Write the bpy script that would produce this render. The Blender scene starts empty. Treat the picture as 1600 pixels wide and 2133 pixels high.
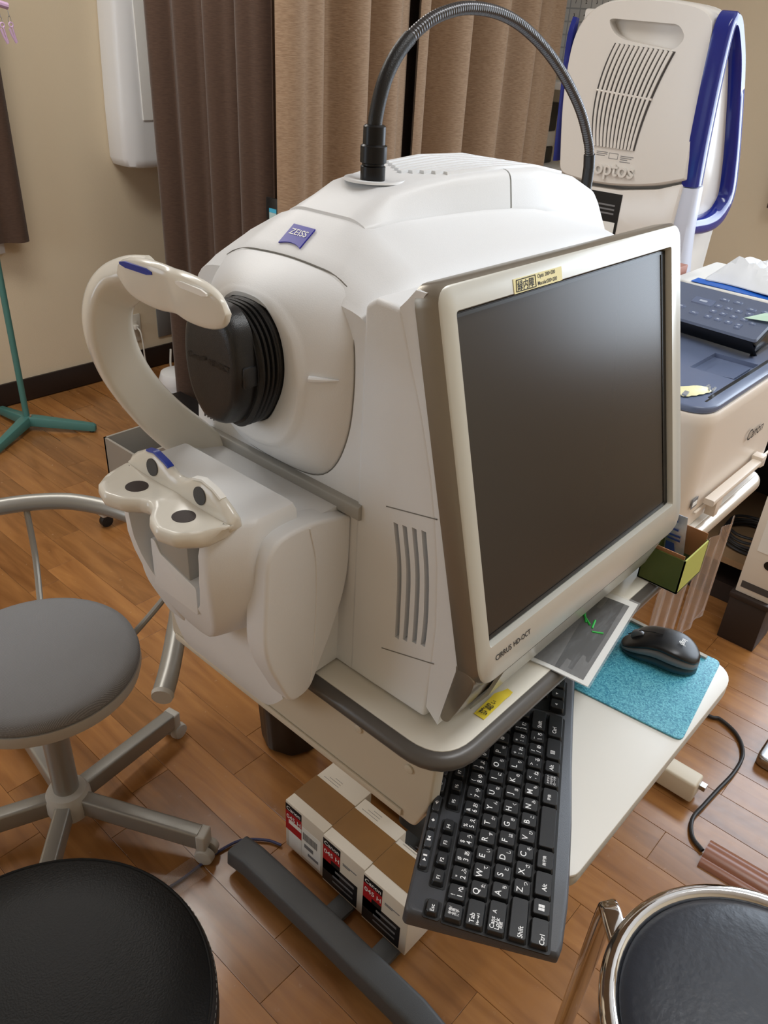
import bpy, bmesh, math, random
from mathutils import Vector, Matrix

random.seed(7)
SC = bpy.context.scene
COL = SC.collection
H = 1.40            # eye height: heights below are measured from the eye level, the floor is at -1.40
FL = -H
PI = math.pi

# ------------------------------------------------------------------ camera
cam_d = bpy.data.cameras.new('camera')
cam_d.sensor_fit = 'VERTICAL'; cam_d.sensor_height = 36.0
cam_d.lens = 36.0 * 1662.16 / 2133.0
cam_d.clip_start = 0.02; cam_d.clip_end = 60
cam = bpy.data.objects.new('camera', cam_d); COL.objects.link(cam)
_p, _r, _y = .538371, .06214, .706872
_f = Vector((math.cos(_p)*math.cos(_y), math.cos(_p)*math.sin(_y), -math.sin(_p)))
_rt = Vector((math.sin(_y), -math.cos(_y), 0)); _up = _rt.cross(_f)
_r2 = math.cos(_r)*_rt + math.sin(_r)*_up; _u2 = -math.sin(_r)*_rt + math.cos(_r)*_up
M = Matrix.Identity(4)
for i in range(3):
    M[i][0] = _r2[i]; M[i][1] = _u2[i]; M[i][2] = -_f[i]
M[2][3] = H
cam.matrix_world = M
SC.camera = cam

# ------------------------------------------------------------------ view, world, lights
vs = SC.view_settings
vs.view_transform = 'Standard'; vs.look = 'None'; vs.gamma = 1.0; vs.use_curve_mapping = False
vs.exposure = -0.27
w = bpy.data.worlds.new('world'); SC.world = w; w.use_nodes = True
bg = w.node_tree.nodes['Background']; bg.inputs[0].default_value = (.75, .85, 1, 1); bg.inputs[1].default_value = 0.3

def area(name, loc, target, sx, sy, power, color):
    d = bpy.data.lights.new(name, 'AREA'); d.shape = 'RECTANGLE'; d.size = sx; d.size_y = sy
    d.energy = power; d.color = color
    o = bpy.data.objects.new(name, d); COL.objects.link(o); o.location = loc
    o.rotation_euler = (Vector(target) - Vector(loc)).to_track_quat('-Z', 'Y').to_euler()
    return o
# daylight entering the window in the right wall and the window in the far left corner, ceiling fluorescents
area('window_daylight', (3.22, -0.27, 1.55), (0, -0.27, 1.2), 2.0, 1.3, 64, (.78, .88, 1))
area('corner_window_daylight', (-1.62, 2.15, 1.5), (1.4, 2.95, 1.0), 1.2, 1.2, 22, (.82, .90, 1))
area('ceiling_lamp_light', (1.15, -.10, 2.42), (1.15, -.10, 0), 1.25, .3, 15, (.95, .98, 1))
area('ceiling_lamp_light.001', (0.85, 2.15, 2.42), (.85, 2.15, 0), 1.25, .3, 22, (1, .97, .92))

# ------------------------------------------------------------------ materials
def s2l(c):
    c = c/255.0
    return c/12.92 if c <= .04045 else ((c+.055)/1.055)**2.4
def rgb(r, g, b): return (s2l(r), s2l(g), s2l(b), 1)
MATS = {}
def mat(name, col, rough=.5, metal=0, spec=.5, bump=0, bscale=200, var=0, vscale=6, trans=0, alpha=1, coat=0, emit=None, ior=1.45, sheen=0):
    if name in MATS: return MATS[name]
    m = bpy.data.materials.new(name); m.use_nodes = True
    nt = m.node_tree; b = nt.nodes['Principled BSDF']
    b.inputs['Base Color'].default_value = col
    b.inputs['Roughness'].default_value = rough
    b.inputs['Metallic'].default_value = metal
    b.inputs['Specular IOR Level'].default_value = spec
    b.inputs['IOR'].default_value = ior
    b.inputs['Transmission Weight'].default_value = trans
    b.inputs['Alpha'].default_value = alpha
    b.inputs['Coat Weight'].default_value = coat
    b.inputs['Sheen Weight'].default_value = sheen
    if emit:
        b.inputs['Emission Color'].default_value = emit[0]; b.inputs['Emission Strength'].default_value = emit[1]
    tc = None
    if bump or var:
        tc = nt.nodes.new('ShaderNodeTexCoord')
    if bump:
        n = nt.nodes.new('ShaderNodeTexNoise'); n.inputs['Scale'].default_value = bscale; n.inputs['Detail'].default_value = 3
        nt.links.new(tc.outputs['Object'], n.inputs['Vector'])
        bp = nt.nodes.new('ShaderNodeBump'); bp.inputs['Strength'].default_value = bump; bp.inputs['Distance'].default_value = .002
        nt.links.new(n.outputs['Fac'], bp.inputs['Height']); nt.links.new(bp.outputs['Normal'], b.inputs['Normal'])
    if var:
        n2 = nt.nodes.new('ShaderNodeTexNoise'); n2.inputs['Scale'].default_value = vscale; n2.inputs['Detail'].default_value = 4
        nt.links.new(tc.outputs['Object'], n2.inputs['Vector'])
        mx = nt.nodes.new('ShaderNodeMix'); mx.data_type = 'RGBA'
        mx.inputs[6].default_value = tuple(c*(1-var) for c in col[:3])+(1,)
        mx.inputs[7].default_value = tuple(min(1, c*(1+var)) for c in col[:3])+(1,)
        nt.links.new(n2.outputs['Fac'], mx.inputs[0]); nt.links.new(mx.outputs[2], b.inputs['Base Color'])
    MATS[name] = m
    return m

def node_mat(name, build, rough=.5, spec=.5):
    m = bpy.data.materials.new(name); m.use_nodes = True
    nt = m.node_tree; b = nt.nodes['Principled BSDF']
    b.inputs['Roughness'].default_value = rough; b.inputs['Specular IOR Level'].default_value = spec
    build(nt, b); MATS[name] = m
    return m
def N(nt, t, **kw):
    n = nt.nodes.new(t)
    for k, v in kw.items(): setattr(n, k, v)
    return n

# machine plastics
mat('white_plastic', rgb(230, 232, 234), .42, bump=.06, bscale=900)
mat('cream_plastic', rgb(226, 222, 211), .2, spec=.55)
mat('grey_plastic', rgb(168, 166, 160), .4)
mat('seam_grey', rgb(120, 118, 112), .6)
mat('bezel_silver', rgb(196, 194, 184), .26, metal=.15, spec=.6)
mat('bezel_shaded', rgb(140, 133, 121), .28, metal=.5)  # same silver as the bezel, darkened to carry its shaded side
mat('chin_grey', rgb(178, 180, 172), .22)
mat('screen_glass', rgb(52, 46, 40), .24, spec=.34)
mat('screen_black', rgb(12, 12, 12), .3)
mat('black_rubber', rgb(20, 20, 21), .42, bump=.2, bscale=900)
mat('black_plastic', rgb(30, 30, 31), .3, bump=.15, bscale=1200)
mat('black_metal', rgb(34, 34, 35), .32, metal=.6)
mat('neck_metal', rgb(90, 90, 92), .28, metal=.9)
mat('pad_dark', rgb(66, 66, 68), .45)
mat('hole_dark', rgb(40, 26, 24), .5)
mat('logo_blue', rgb(38, 30, 160), .3)
mat('strip_blue', rgb(44, 66, 168), .3)
mat('strip_white', rgb(246, 246, 242), .4)
mat('print_white', rgb(245, 245, 245), .5)
mat('print_black', rgb(28, 27, 26), .6)
mat('print_grey', rgb(120, 120, 122), .6)
# table
mat('table_top', rgb(224, 220, 208), .4, var=.02)
mat('table_rim', rgb(86, 82, 78), .3, spec=.5)
mat('panel_beige', rgb(206, 196, 178), .45)
mat('tray_white', rgb(226, 223, 215), .35)
mat('tray_edge', rgb(186, 182, 170), .4)
mat('base_charcoal', rgb(74, 76, 78), .5, bump=.15, bscale=700)
mat('steel', rgb(180, 180, 180), .25, metal=1)
mat('chrome', rgb(215, 215, 215), .07, metal=1)
# keyboard
mat('kb_body', rgb(72, 74, 79), .36, bump=.15, bscale=1500)
mat('kb_dark', rgb(16, 16, 17), .5)
mat('kb_key', rgb(36, 37, 39), .32, bump=.08, bscale=1800)
mat('kb_media', rgb(70, 72, 76), .3, metal=.3)
mat('mouse_top', rgb(20, 20, 22), .33)
mat('mouse_side', rgb(112, 114, 118), .28)
mat('mouse_base', rgb(30, 66, 80), .4)
# misc
mat('pad_teal_edge', rgb(26, 96, 122), .6)
mat('paper_white', rgb(240, 240, 236), .45)
mat('green_card', rgb(86, 98, 42), .55)
mat('green_card_lit', rgb(186, 190, 96), .55)  # same card as the other faces, window light put into the colour
mat('cardboard', rgb(168, 118, 78), .7)
mat('grey_card', rgb(190, 190, 184), .7)
mat('foil', rgb(190, 196, 205), .3, metal=.7, var=.25, vscale=160)
mat('foil_blue', rgb(44, 66, 120), .35)
mat('yellow_note', rgb(238, 216, 60), .6)
mat('cream_tape', rgb(244, 236, 180), .6)
mat('carton_white', rgb(222, 214, 200), .6)
mat('carton_red', rgb(176, 28, 34), .5)
mat('carton_black', rgb(24, 22, 24), .5)
mat('packing_tape', rgb(134, 98, 56), .25, var=.12, vscale=25)
mat('stool_grey_metal', rgb(150, 148, 142), .35, metal=.45)
mat('stool_grey_plastic', rgb(178, 174, 166), .4)
mat('stool_leather', rgb(9, 9, 9), .44, bump=.22, bscale=420, spec=.25)
mat('stool_navy', rgb(50, 53, 60), .36, bump=.35, bscale=90, spec=.45, var=.12, vscale=30)
mat('stitch', rgb(120, 118, 112), .7)
mat('stand_green', rgb(76, 124, 118), .4)
mat('wall_paint', rgb(228, 212, 184), .8, bump=.25, bscale=420)
mat('baseboard', rgb(44, 34, 30), .4)
mat('ceiling_white', rgb(235, 232, 226), .9)
mat('outlet', rgb(228, 222, 208), .4)
mat('outlet_grey', rgb(120, 118, 116), .4)
mat('cable_white', rgb(222, 218, 208), .5)
mat('cable_black', rgb(40, 38, 38), .45)
mat('cable_blue', rgb(70, 74, 110), .4)
mat('appliance_white', rgb(238, 239, 240), .3)
mat('bin_grey', rgb(150, 144, 134), .6)
mat('bin_inside', rgb(36, 33, 30), .7)
mat('bin_black', rgb(26, 22, 20), .4, var=.2, vscale=20)
mat('peg_pink', rgb(198, 168, 200), .4)
mat('optos_white', rgb(224, 219, 212), .22, spec=.55)
mat('optos_grey', rgb(196, 190, 184), .3)
mat('optos_blue', rgb(30, 42, 128), .14, spec=.6)
mat('optos_leg', rgb(212, 218, 234), .25)
mat('vent_dark', rgb(70, 66, 64), .6)
mat('printer_white', rgb(226, 214, 200), .4)
mat('printer_navy_sheen', rgb(102, 114, 142), .26, spec=.55)  # base colour lightened to hold the window's reflection
mat('printer_black', rgb(18, 18, 19), .22)
mat('printer_grey', rgb(96, 106, 128), .32)
mat('bag_white', rgb(232, 236, 240), .35, var=.08, vscale=25)
mat('bag_blue', rgb(28, 100, 200), .4)
mat('pouch_blue', rgb(120, 180, 214), .2)
mat('pouch_yellow', rgb(238, 234, 186), .35, bump=.6, bscale=70)
mat('key_print', rgb(176, 186, 204), .5)
mat('sticky_mint', rgb(196, 226, 206), .6)
mat('box_brown', rgb(160, 104, 84), .6)
mat('desk_top', rgb(232, 228, 220), .3)
mat('desk_rim', rgb(206, 196, 182), .25, metal=.3)
mat('desk_frame', rgb(214, 204, 184), .45)
mat('cabinet_dark', rgb(44, 34, 30), .5)
mat('shelf_board', rgb(150, 120, 88), .5)
mat('binder_white', rgb(226, 218, 206), .5)
mat('cord_cover', rgb(140, 92, 70), .28)
mat('clear_film', rgb(236, 232, 232), .12, trans=.9, alpha=.55, ior=1.15)
mat('laminate_film', rgb(240, 240, 240), .15, alpha=.12)
mat('clear_tape', rgb(225, 215, 205), .15, trans=.85, alpha=.5, ior=1.1)
mat('chart_grey', rgb(176, 180, 184), .6)
mat('chart_cell', rgb(216, 218, 218), .6)
mat('glass', rgb(235, 242, 250), .02, trans=1, ior=1.02, alpha=.25)
mat('frame_alu', rgb(200, 200, 200), .35, metal=.7)
mat('lamp_diffuser', rgb(250, 248, 244), .5, emit=((1, .97, .92, 1), 2.0))
mat('tablet_screen', rgb(150, 170, 170), .2, emit=(rgb(168, 190, 186), .35))
mat('tablet_bar', rgb(60, 150, 180), .2, emit=(rgb(70, 160, 190), .35))
mat('sheer_white', rgb(226, 222, 222), .8)

def _pad(nt, b):
    tc = N(nt, 'ShaderNodeTexCoord'); v = N(nt, 'ShaderNodeTexVoronoi'); v.inputs['Scale'].default_value = 650
    nt.links.new(tc.outputs['Object'], v.inputs['Vector'])
    r = N(nt, 'ShaderNodeValToRGB'); r.color_ramp.elements[0].color = rgb(32, 130, 166); r.color_ramp.elements[1].color = rgb(112, 200, 218)
    r.color_ramp.elements[0].position = .15; r.color_ramp.elements[1].position = .85
    nt.links.new(v.outputs['Color'], r.inputs[0]); nt.links.new(r.outputs[0], b.inputs['Base Color'])
node_mat('pad_teal', _pad, .4)

def _scan(nt, b):   # the printed grey-scale scan: a layered band on black, in the card's own coordinates
    tc = N(nt, 'ShaderNodeTexCoord'); mp = N(nt, 'ShaderNodeMapping'); mp.inputs['Scale'].default_value = (25, 90, 1)
    n = N(nt, 'ShaderNodeTexNoise'); n.inputs['Scale'].default_value = 1.0; n.inputs['Detail'].default_value = 8; n.inputs['Roughness'].default_value = .7
    nt.links.new(tc.outputs['Object'], mp.inputs[0]); nt.links.new(mp.outputs[0], n.inputs['Vector'])
    r = N(nt, 'ShaderNodeValToRGB'); e = r.color_ramp.elements
    e[0].position = .48; e[0].color = rgb(22, 22, 25); e[1].position = .80; e[1].color = rgb(96, 98, 104)
    nt.links.new(n.outputs['Fac'], r.inputs[0]); nt.links.new(r.outputs[0], b.inputs['Base Color'])
node_mat('scan_print', _scan, .35)

def _fabric(nt, b):
    tc = N(nt, 'ShaderNodeTexCoord')
    w1 = N(nt, 'ShaderNodeTexWave'); w1.inputs['Scale'].default_value = 230; w1.bands_direction = 'X'
    w2 = N(nt, 'ShaderNodeTexWave'); w2.inputs['Scale'].default_value = 230; w2.bands_direction = 'Y'
    nt.links.new(tc.outputs['Object'], w1.inputs['Vector']); nt.links.new(tc.outputs['Object'], w2.inputs['Vector'])
    m = N(nt, 'ShaderNodeMath', operation='MULTIPLY'); nt.links.new(w1.outputs['Fac'], m.inputs[0]); nt.links.new(w2.outputs['Fac'], m.inputs[1])
    r = N(nt, 'ShaderNodeValToRGB'); r.color_ramp.elements[0].color = rgb(116, 117, 119); r.color_ramp.elements[1].color = rgb(172, 172, 173)
    nt.links.new(m.outputs[0], r.inputs[0]); nt.links.new(r.outputs[0], b.inputs['Base Color'])
    bp = N(nt, 'ShaderNodeBump'); bp.inputs['Strength'].default_value = .5; bp.inputs['Distance'].default_value = .001
    nt.links.new(m.outputs[0], bp.inputs['Height']); nt.links.new(bp.outputs[0], b.inputs['Normal'])
node_mat('stool_fabric', _fabric, .9, .2)

def curtain_mat(name, c0, c1):
    def f(nt, b):
        tc = N(nt, 'ShaderNodeTexCoord'); mp = N(nt, 'ShaderNodeMapping'); mp.inputs['Scale'].default_value = (60, 60, 420)
        n = N(nt, 'ShaderNodeTexNoise'); n.inputs['Scale'].default_value = 1; n.inputs['Detail'].default_value = 4
        nt.links.new(tc.outputs['Object'], mp.inputs[0]); nt.links.new(mp.outputs[0], n.inputs['Vector'])
        r = N(nt, 'ShaderNodeValToRGB'); r.color_ramp.elements[0].color = c0; r.color_ramp.elements[1].color = c1
        r.color_ramp.elements[0].position = .3; r.color_ramp.elements[1].position = .7
        nt.links.new(n.outputs['Fac'], r.inputs[0]); nt.links.new(r.outputs[0], b.inputs['Base Color'])
        bp = N(nt, 'ShaderNodeBump'); bp.inputs['Strength'].default_value = .25; bp.inputs['Distance'].default_value = .002
        nt.links.new(n.outputs['Fac'], bp.inputs['Height']); nt.links.new(bp.outputs[0], b.inputs['Normal'])
        b.inputs['Sheen Weight'].default_value = .2
    return node_mat(name, f, .85, .2)
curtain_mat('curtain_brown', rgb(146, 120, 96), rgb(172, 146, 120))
curtain_mat('curtain_plain', rgb(74, 56, 45), rgb(86, 66, 54))  # plain weave, darkened to hold the shade of the booth's unlit side

def wood(name, hue, planks=False):
    def f(nt, b):
        tc = N(nt, 'ShaderNodeTexCoord'); oi = N(nt, 'ShaderNodeObjectInfo')
        mp = N(nt, 'ShaderNodeMapping'); mp.inputs['Scale'].default_value = (26, 3.2, 26)
        ad = N(nt, 'ShaderNodeVectorMath', operation='ADD')
        sc = N(nt, 'ShaderNodeVectorMath', operation='SCALE'); sc.inputs[3].default_value = 31.0
        cx = N(nt, 'ShaderNodeCombineXYZ')
        nt.links.new(oi.outputs['Random'], cx.inputs[0]); nt.links.new(oi.outputs['Random'], cx.inputs[1])
        nt.links.new(cx.outputs[0], sc.inputs[0])
        nt.links.new(tc.outputs['Object'], ad.inputs[0]); nt.links.new(sc.outputs[0], ad.inputs[1])
        nt.links.new(ad.outputs[0], mp.inputs[0])
        n = N(nt, 'ShaderNodeTexNoise'); n.inputs['Scale'].default_value = 1; n.inputs['Detail'].default_value = 6; n.inputs['Distortion'].default_value = 1.0
        nt.links.new(mp.outputs[0], n.inputs['Vector'])
        r = N(nt, 'ShaderNodeValToRGB'); e = r.color_ramp.elements
        e[0].position = .25; e[0].color = rgb(124, 80, 42); e[1].position = .8; e[1].color = rgb(172, 120, 68)
        nt.links.new(n.outputs['Fac'], r.inputs[0])
        hs = N(nt, 'ShaderNodeHueSaturation')
        mr = N(nt, 'ShaderNodeMapRange'); mr.inputs[3].default_value = .84; mr.inputs[4].default_value = 1.2
        nt.links.new(oi.outputs['Random'], mr.inputs[0]); nt.links.new(mr.outputs[0], hs.inputs['Value'])
        nt.links.new(r.outputs[0], hs.inputs['Color'])
        last = hs.outputs[0]
        if planks:
            br = N(nt, 'ShaderNodeTexBrick'); br.inputs['Scale'].default_value = 1
            br.inputs['Brick Width'].default_value = .455; br.inputs['Row Height'].default_value = .09; br.inputs['Mortar Size'].default_value = .001
            rt = N(nt, 'ShaderNodeMapping'); rt.inputs['Rotation'].default_value = (0, 0, PI/2)
            nt.links.new(tc.outputs['Object'], rt.inputs[0]); nt.links.new(rt.outputs[0], br.inputs['Vector'])
            br.inputs['Color1'].default_value = (.8, .8, .8, 1); br.inputs['Color2'].default_value = (1.1, 1.1, 1.1, 1); br.inputs['Mortar'].default_value = (.3, .3, .3, 1)
            mx = N(nt, 'ShaderNodeMix', data_type='RGBA', blend_type='MULTIPLY'); mx.inputs[0].default_value = 1
            nt.links.new(last, mx.inputs[6]); nt.links.new(br.outputs[0], mx.inputs[7]); last = mx.outputs[2]
        nt.links.new(last, b.inputs['Base Color'])
        n3 = N(nt, 'ShaderNodeTexNoise'); n3.inputs['Scale'].default_value = 60; n3.inputs['Detail'].default_value = 3
        nt.links.new(ad.outputs[0], n3.inputs['Vector'])
        m3 = N(nt, 'ShaderNodeMapRange'); m3.inputs[3].default_value = .16; m3.inputs[4].default_value = .32
        nt.links.new(n3.outputs['Fac'], m3.inputs[0]); nt.links.new(m3.outputs[0], b.inputs['Roughness'])
        b.inputs['Coat Weight'].default_value = .3; b.inputs['Coat Roughness'].default_value = .18
        bp = N(nt, 'ShaderNodeBump'); bp.inputs['Strength'].default_value = .12; bp.inputs['Distance'].default_value = .001
        nt.links.new(n3.outputs['Fac'], bp.inputs['Height']); nt.links.new(bp.outputs[0], b.inputs['Normal'])
    return node_mat(name, f, .3, .5)
wood('floor_wood', 0); wood('floor_wood_far', 0, True)
mat('floor_gap', rgb(52, 30, 18), .8)

# ------------------------------------------------------------------ mesh helpers
def lerp(a, b, t): return a + (b-a)*t
def interp(x, xs, ys):
    if x <= xs[0]: return ys[0]
    for i in range(1, len(xs)):
        if x <= xs[i]:
            t = (x-xs[i-1])/(xs[i]-xs[i-1]); return lerp(ys[i-1], ys[i], t)
    return ys[-1]
def smooth_path(pts, n=8, closed=False):
    P = [Vector(p) for p in pts]; out = []; m = len(P)
    rng = range(m if closed else m-1)
    for i in rng:
        p0 = P[(i-1) % m] if closed or i > 0 else P[0]*2-P[1]
        p1 = P[i]; p2 = P[(i+1) % m]
        p3 = P[(i+2) % m] if closed or i+2 < m else P[-1]*2-P[-2]
        for k in range(n):
            t = k/n
            out.append(.5*((2*p1)+(-p0+p2)*t+(2*p0-5*p1+4*p2-p3)*t*t+(-p0+3*p1-3*p2+p3)*t*t*t))
    if not closed: out.append(P[-1].copy())
    return out
def rpoly(pts, r, seg=4):
    """rounded closed polygon in 2-D; r a number or one per corner"""
    out = []; n = len(pts)
    for i in range(n):
        P = Vector(pts[i]); A = Vector(pts[i-1]); B = Vector(pts[(i+1) % n])
        rr = r[i] if isinstance(r, (list, tuple)) else r
        la = min(rr, (A-P).length*.49); lb = min(rr, (B-P).length*.49)
        a = P+(A-P).normalized()*la; b = P+(B-P).normalized()*lb
        for k in range(seg+1):
            t = k/seg
            out.append(a*(1-t)**2 + P*2*t*(1-t) + b*t*t)
    return out

class MB:
    def __init__(s): s.v = []; s.f = []
    def add(s, vs, fs):
        o = len(s.v); s.v += [tuple(v) for v in vs]; s.f += [tuple(i+o for i in f) for f in fs]; return s
    def box(s, x0, x1, y0, y1, z0, z1):
        v = [(x0,y0,z0),(x1,y0,z0),(x1,y1,z0),(x0,y1,z0),(x0,y0,z1),(x1,y0,z1),(x1,y1,z1),(x0,y1,z1)]
        return s.add(v, [(3,2,1,0),(4,5,6,7),(0,1,5,4),(1,2,6,5),(2,3,7,6),(3,0,4,7)])
    def obox(s, c, ax, ay, az, hx, hy, hz):
        c = Vector(c); ax = Vector(ax).normalized()*hx; ay = Vector(ay).normalized()*hy; az = Vector(az).normalized()*hz
        v = [c+ax*i+ay*j+az*k for k in (-1,1) for (i,j) in ((-1,-1),(1,-1),(1,1),(-1,1))]
        return s.add(v, [(3,2,1,0),(4,5,6,7),(0,1,5,4),(1,2,6,5),(2,3,7,6),(3,0,4,7)])
    def loft(s, rings, cap=True, closed=False):
        n = len(rings[0]); v = [p for r in rings for p in r]; f = []
        m = len(rings)
        for i in range(m if closed else m-1):
            a = i*n; b = ((i+1) % m)*n
            for j in range(n):
                k = (j+1) % n
                f.append((a+j, a+k, b+k, b+j))
        if cap and not closed:
            f.append(tuple(range(n-1, -1, -1))); f.append(tuple(range((m-1)*n, m*n)))
        return s.add(v, f)
    def tube(s, path, r, n=12, closed=False, sec=None, up=None):
        """sec: optional list of 2-D offsets (a along the in-plane normal, b along the binormal) instead of a circle"""
        P = [Vector(p) for p in path]; m = len(P); rings = []
        nrm = None
        for i in range(m):
            if closed: t = P[(i+1) % m]-P[i-1]
            else: t = P[min(i+1, m-1)]-P[max(i-1, 0)]
            t.normalize()
            if up is not None:
                nn = Vector(up)-t*t.dot(Vector(up)); nn.normalize()
            else:
                if nrm is None:
                    ref = Vector((0,0,1)) if abs(t.z) < .9 else Vector((1,0,0))
                    nn = (ref-t*t.dot(ref)).normalized()
                else:
                    nn = (nrm-t*t.dot(nrm)).normalized()
            nrm = nn; bn = t.cross(nn)
            rr = r(i/(m-1)) if callable(r) else r
            if sec: rings.append([P[i]+nn*a*rr+bn*b*rr for a, b in sec])
            else: rings.append([P[i]+nn*math.cos(2*PI*k/n)*rr+bn*math.sin(2*PI*k/n)*rr for k in range(n)])
        return s.loft(rings, cap=not closed, closed=closed)
    def cyl(s, p0, p1, r0, r1=None, n=24): 
        r1 = r0 if r1 is None else r1
        return s.tube([p0, p1], lambda t: lerp(r0, r1, t), n)
    def lathe(s, prof, c=(0,0,0), n=40):
        c = Vector(c)
        rings = [[c+Vector((r*math.cos(2*PI*k/n), r*math.sin(2*PI*k/n), z)) for k in range(n)] for r, z in prof]
        return s.loft(rings)
    def prism(s, pts, axis, a0, a1):
        """2-D polygon extruded along an axis; pts are the two other coordinates in order"""
        def mk(p, a):
            if axis == 'x': return (a, p[0], p[1])
            if axis == 'y': return (p[0], a, p[1])
            return (p[0], p[1], a)
        n = len(pts)
        return s.loft([[mk(p, a0) for p in pts], [mk(p, a1) for p in pts]])
    def sheet(s, path, z0, z1, th=.004, nz=8, flare=0):
        """hanging cloth: path of (x,y) folds, between two heights"""
        P = [Vector((p[0], p[1])) for p in path]; m = len(P); c = sum(P, Vector((0,0)))/m
        nr = []
        for i in range(m):
            t = P[min(i+1, m-1)]-P[max(i-1, 0)]; t.normalize(); nr.append(Vector((-t.y, t.x)))
        rings = []
        for k in range(nz+1):
            u = k/nz; z = lerp(z0, z1, u)
            a = [P[i]+nr[i]*th/2 for i in range(m)]; b = [P[i]-nr[i]*th/2 for i in range(m-1, -1, -1)]
            rings.append([(p.x, p.y, z) for p in a+b])
        return s.loft(rings)

def finish(me, smooth=True, ang=35):
    bm = bmesh.new(); bm.from_mesh(me)
    bmesh.ops.recalc_face_normals(bm, faces=bm.faces); bm.to_mesh(me); bm.free()
    if smooth:
        for p in me.polygons: p.use_smooth = True
        me.set_sharp_from_angle(angle=math.radians(ang))
def wmat(o):
    m = o.matrix_basis.copy()
    if o.parent: m = wmat(o.parent) @ o.matrix_parent_inverse @ m
    return m
def tag(o, label=None, cat=None, group=None, kind=None):
    if label: o['label'] = label
    if cat: o['category'] = cat
    if group: o['group'] = group
    if kind: o['kind'] = kind
    return o
def build(name, mb, m, parent=None, bevel=0, seg=2, ang=35, local=False, smooth=True, sub=0, bang=30):
    me = bpy.data.meshes.new(name)
    vs = mb.v if local else [(x, y, z+H) for x, y, z in mb.v]
    me.from_pydata(vs, [], mb.f)
    if bevel:
        bm = bmesh.new(); bm.from_mesh(me)
        bmesh.ops.remove_doubles(bm, verts=bm.verts, dist=1e-6)
        bmesh.ops.recalc_face_normals(bm, faces=bm.faces)
        es = [e for e in bm.edges if e.is_manifold and e.calc_face_angle(0) > math.radians(bang)]
        bmesh.ops.bevel(bm, geom=es, offset=bevel, segments=seg, profile=.5, affect='EDGES', clamp_overlap=True)
        bm.to_mesh(me); bm.free()
    finish(me, smooth, ang)
    me.materials.append(MATS[m])
    o = bpy.data.objects.new(name, me); COL.objects.link(o)
    if parent:
        o.parent = parent
        if not local: o.matrix_parent_inverse = wmat(parent).inverted()
    if sub:
        md = o.modifiers.new('sub', 'SUBSURF'); md.levels = sub; md.render_levels = sub
    return o
def empty(name, loc, rot=None):
    o = bpy.data.objects.new(name, None); COL.objects.link(o)
    o.location = (loc[0], loc[1], loc[2]+H); o.empty_display_size = .05
    if rot is not None: o.rotation_euler = rot
    return o
def cut(o, mb):
    """subtract a cutter shape from a finished mesh object"""
    me = bpy.data.meshes.new('cutter'); me.from_pydata([(x, y, z+H) for x, y, z in mb.v], [], mb.f); finish(me)
    c = bpy.data.objects.new('cutter', me); COL.objects.link(c)
    md = o.modifiers.new('cut', 'BOOLEAN'); md.object = c; md.operation = 'DIFFERENCE'; md.solver = 'EXACT'
    bpy.context.view_layer.update()
    dg = bpy.context.evaluated_depsgraph_get()
    nm = bpy.data.meshes.new_from_object(o.evaluated_get(dg))
    o.modifiers.clear(); old = o.data; o.data = nm; bpy.data.meshes.remove(old)
    bpy.data.objects.remove(c); bpy.data.meshes.remove(me)
    for p in nm.polygons: p.use_smooth = True
    nm.set_sharp_from_angle(angle=math.radians(35))
    return o

_font_cache = {}
def text_mesh(lines, extrude=0.0):
    """lines: (string, size, x, y, anchor) in a flat frame -> one mesh"""
    vs = []; fs = []
    for st, size, x, y, al in lines:
        key = (st,)
        if key not in _font_cache:
            cu = bpy.data.curves.new('txt', 'FONT'); cu.body = st; cu.size = 1.0; cu.resolution_u = 3; cu.offset = .012
            ob = bpy.data.objects.new('txt', cu)
            me = ob.to_mesh()
            _font_cache[key] = ([tuple(v.co) for v in me.vertices], [tuple(p.vertices) for p in me.polygons])
            ob.to_mesh_clear(); bpy.data.objects.remove(ob); bpy.data.curves.remove(cu)
        v, f = _font_cache[key]
        if not v: continue
        x0 = min(p[0] for p in v); x1 = max(p[0] for p in v); y0 = min(p[1] for p in v); y1 = max(p[1] for p in v)
        dx = {'l': -x0, 'c': -(x0+x1)/2, 'r': -x1}[al]; dy = -(y0+y1)/2
        o = len(vs)
        vs += [((p[0]+dx)*size+x, (p[1]+dy)*size+y, 0) for p in v]
        fs += [tuple(i+o for i in q) for q in f]
    return vs, fs
def text(name, lines, origin, right, up, m, parent, local=False):
    """flat print: lines laid in the plane (right, up) at origin"""
    v, f = text_mesh(lines)
    r = Vector(right).normalized(); u = Vector(up); u = (u-r*u.dot(r)).normalized(); n = r.cross(u); o = Vector(origin)
    mb = MB(); mb.v = [tuple(o+r*p[0]+u*p[1]) for p in v]; mb.f = f
    me = bpy.data.meshes.new(name)
    me.from_pydata(mb.v if local else [(x, y, z+H) for x, y, z in mb.v], [], mb.f)
    me.materials.append(MATS[m])
    ob = bpy.data.objects.new(name, me); COL.objects.link(ob)
    ob.parent = parent
    if parent and not local: ob.matrix_parent_inverse = wmat(parent).inverted()
    return ob
def copy_tree(o, parent=None):
    c = o.copy(); COL.objects.link(c); c.parent = parent
    for ch in list(o.children): copy_tree(ch, c)
    return c

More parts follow.
